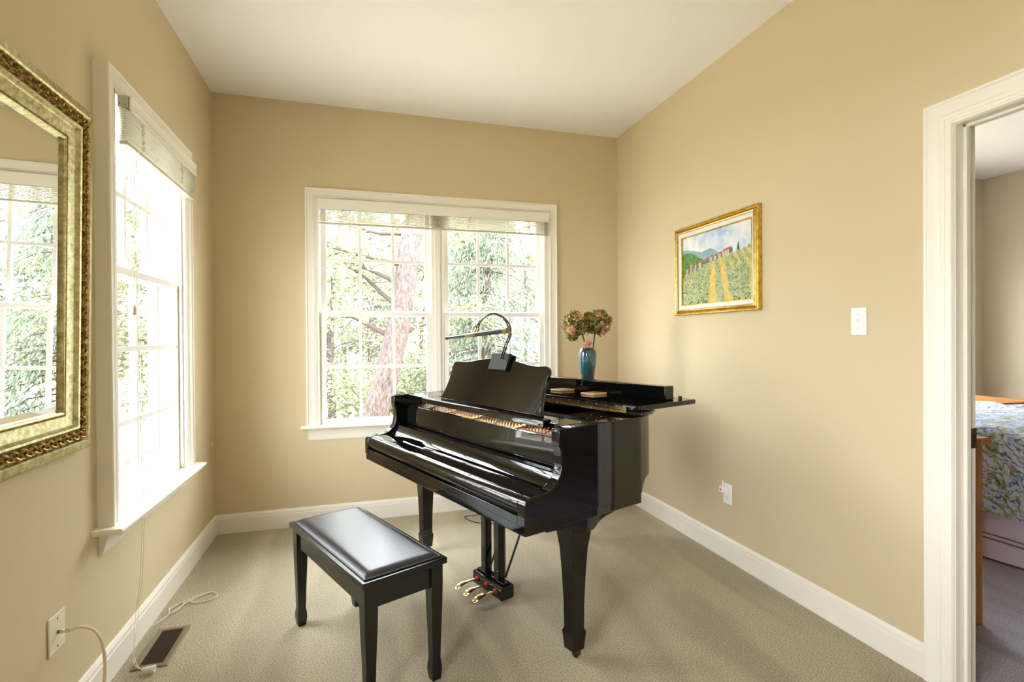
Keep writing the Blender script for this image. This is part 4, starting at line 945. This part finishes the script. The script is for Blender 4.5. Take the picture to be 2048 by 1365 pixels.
# the leaning tree close to the back window
YT = 3.2
tk = [at(742, 905, 1, YT), at(765, 780, 1, YT), at(790, 680, 1, YT+.05), at(808, 585, 1, YT+.1), at(822, 480, 1, YT+.15), at(838, 400, 1, YT+.25), at(870, 250, 1, YT+.5), at(900, 60, 1, YT+.8)]
tk[0] = np.array([tk[0][0]-.16, YT, -.5])
branches = [(.45, (-1, .1, .35), 1.7, 1), (.5, (-.8, -.4, .3), 1.6, -.4), (.6, (-1, .3, .1), 2.0, -.6), (.62, (1, .2, .3), 1.5, -.2), (.7, (.7, -.5, .2), 1.4, -.6), (.75, (-.9, -.2, .5), 2.0, -1), (.85, (.6, .5, .5), 1.6, -.8), (.9, (-.4, -.6, .5), 1.5, -1), (.95, (-1, .2, .3), 2.0, -1), (.4, (-.7, .5, .3), 1.8, -1), (.3, (.8, .4, .4), 1.6, -1), (.3, (-.9, .5, .5), 1.8, -1)]
broad_tree((tk[0][0], YT, -.5), tk, .17, .115, branches, 'tree with a thick leaning trunk outside the left half of the back window', M['leafA'], 21, 6500, .17, .075, 'leaning_tree')
def simple(bx_, by_, h, label, seed, m, leaves=7000, group='leafy trees beyond the windows', lsize=.085, wide=1.9):
    q = np.random.default_rng(seed); tr_ = [(bx_, by_, -.5), (bx_+.1*q.normal(), by_+.05, h*.3), (bx_+.15*q.normal(), by_, h*.65), (bx_+.2*q.normal(), by_, h)]
    br_ = []
    for i in range(20):
        a = i*2.4+q.uniform(-.3, .3); br_.append((.12+.84*i/19, (math.cos(a), math.sin(a), q.uniform(.0, .5)), wide*q.uniform(.6, 1.05), q.uniform(-1.2, .2)))
    return broad_tree((bx_, by_, -.5), tr_, .09, .04, br_, label, m, seed, leaves, .24, lsize, 'leafy_tree', group, 'bark')
simple(.35, 7.4, 3.4, 'pale leafy tree straight behind the leaning trunk', 31, M['leafA'], 8000)
simple(3.9, 10.2, 4.4, 'leafy tree far behind the evergreen by the back window', 32, M['leafB'], 8000, lsize=.1)
simple(-2.2, 9.4, 4.2, 'leafy tree seen past the left jamb of the back window', 33, M['leafB'], 8000, lsize=.1)
simple(6.9, 7.0, 4.0, 'leafy tree seen past the right edge of the back window', 37, M['leafA'], 7000)
evergreen((3.05, 5.2, -.5), 5.0, 1.5, 'drooping evergreen outside the right half of the back window', 41, 430, 46, 'evergreens beyond the windows', .9)
evergreen((5.2, 4.6, -.5), 4.8, 1.6, 'drooping evergreen to the right of the back window, seen in the mirror', 42, 430, 46, 'evergreens beyond the windows', .7)
evergreen((1.2, 12.2, -.5), 5.6, 1.9, 'distant evergreen behind the trees at the back window', 43, 300, 40, 'evergreens beyond the windows', .6)
simple(-3.4, 3.0, 3.6, 'bright leafy tree close outside the left window', 34, M['leafB'], 6500)
simple(-6.2, 5.0, 4.4, 'leafy tree further out beyond the left window', 35, M['leafL'], 6000, lsize=.1)
simple(-4.2, 8.6, 4.6, 'tall leafy tree at the far corner beyond the left window', 36, M['leafL'], 6000, lsize=.1)

far = [(-7.5, 15, 5.2), (-3.4, 16.5, 5.6), (.4, 15.5, 5.4), (3.2, 17, 5.8), (7.0, 15, 5.4), (11.5, 14.5, 5.4), (16, 13, 5.4), (-11, 9.5, 5.4), (-12, 4.5, 5.2), (-9.5, 13, 5.6)]
for i, (x_, y_, h_) in enumerate(far):
    simple(x_, y_, h_, 'hazy leafy tree far back in the woods beyond the windows', 60+i, M['leafB'] if i % 2 else M['leafL'], 5200, 'far trees in the woods', .24, 3.0)
def shrub(x_, y_, h_, r_, label, seed):
    q = np.random.default_rng(seed); o = empty('leafy_shrub', (x_, y_, -.5), 0, label=label, cat='shrub', group='shrubs under the trees'); s = MB(); C = []
    for i in range(16):
        a = q.uniform(0, 2*PI); e = np.array([r_*math.cos(a)*q.uniform(.3, 1), r_*math.sin(a)*q.uniform(.3, 1), h_*q.uniform(.5, 1)]); s.tube([(0, 0, 0), Vector(e*np.array([.4, .4, .6])), Vector(e)], [.014, .009, .003], 5); C += [e, e*.8, e*.6, e*np.array([1, 1, .45])]
    s.build('branches', M['twig'], o); C = np.array(C); n = 2600
    P = C[q.integers(0, len(C), n)]+q.normal(size=(n, 3))*np.array([.2, .2, .13]); leaf_mesh('foliage', P, q.normal(size=(n, 3))*np.array([1, 1, .5]), np.array([0, 0, 1.])+q.normal(size=(n, 3))*.5, q.uniform(.06, .12, n), q.uniform(.04, .07, n), M['leafA'], o)
shrub(-.35, 4.6, 1.5, .8, 'low leafy shrub left of the leaning trunk', 81); shrub(1.15, 5.0, 1.4, .8, 'low leafy shrub right of the leaning trunk', 82); shrub(2.1, 6.4, 1.7, .9, 'low leafy shrub beneath the evergreen', 83); shrub(-1.6, 6.6, 1.6, .9, 'low leafy shrub at the far left of the back window', 84)
shrub(-2.5, 1.7, 1.5, .7, 'low leafy shrub close outside the left window', 85); shrub(-3.4, 4.4, 1.7, .9, 'low leafy shrub further back outside the left window', 86); shrub(4.3, 3.6, 1.5, .8, 'low leafy shrub right of the back window, seen in the mirror', 87)
# ------------------------------------------------------------------ light
wd = bpy.data.worlds.new('sky'); scene.world = wd; wd.use_nodes = True
bg = wd.node_tree.nodes['Background']; bg.inputs['Color'].default_value = (.94, .947, 1.01, 1); bg.inputs['Strength'].default_value = 8.5
sn = bpy.data.lights.new('sun', 'SUN'); sn.energy = 5; sn.angle = math.radians(1.5); sn.color = (1, .95, .86)
so = bpy.data.objects.new('sun', sn); link(so); so.rotation_euler = Vector((-.45, .06, -.89)).to_track_quat('-Z', 'Y').to_euler()
def portal(name, loc, rot, sx, sy):
    l = bpy.data.lights.new(name, 'AREA'); l.shape = 'RECTANGLE'; l.size = sx; l.size_y = sy; l.cycles.is_portal = True
    o = bpy.data.objects.new(name, l); link(o); o.location = loc; o.rotation_euler = rot
portal('portal_back', ((BW[0]+BW[1])/2, T+.05, (BW[2]+BW[3])/2), (-PI/2, 0, 0), BW[1]-BW[0], BW[3]-BW[2])
portal('portal_left', (-T-.05, (LW[0]+LW[1])/2, (LW[2]+LW[3])/2), (-PI/2, 0, PI/2), LW[1]-LW[0], LW[3]-LW[2])
portal('portal_left_rear', (-T-.05, (L4[0]+L4[1])/2, (L4[2]+L4[3])/2), (-PI/2, 0, PI/2), L4[1]-L4[0], L4[3]-L4[2])
portal('portal_bedroom', ((BWN[0]+BWN[1])/2, T+.05, (BWN[2]+BWN[3])/2), (-PI/2, 0, 0), BWN[1]-BWN[0], BWN[3]-BWN[2])

vs2 = scene.view_settings; vs2.view_transform = 'Standard'; vs2.look = 'None'; vs2.gamma = 1.0; vs2.exposure = 1.6
cy_ = scene.cycles
cy_.max_bounces = 14; cy_.diffuse_bounces = 7; cy_.glossy_bounces = 6; cy_.transparent_max_bounces = 16; cy_.transmission_bounces = 6
cy_.sample_clamp_indirect = 12; cy_.use_denoising = True
try: cy_.denoiser = 'OPENIMAGEDENOISE'
except Exception: pass
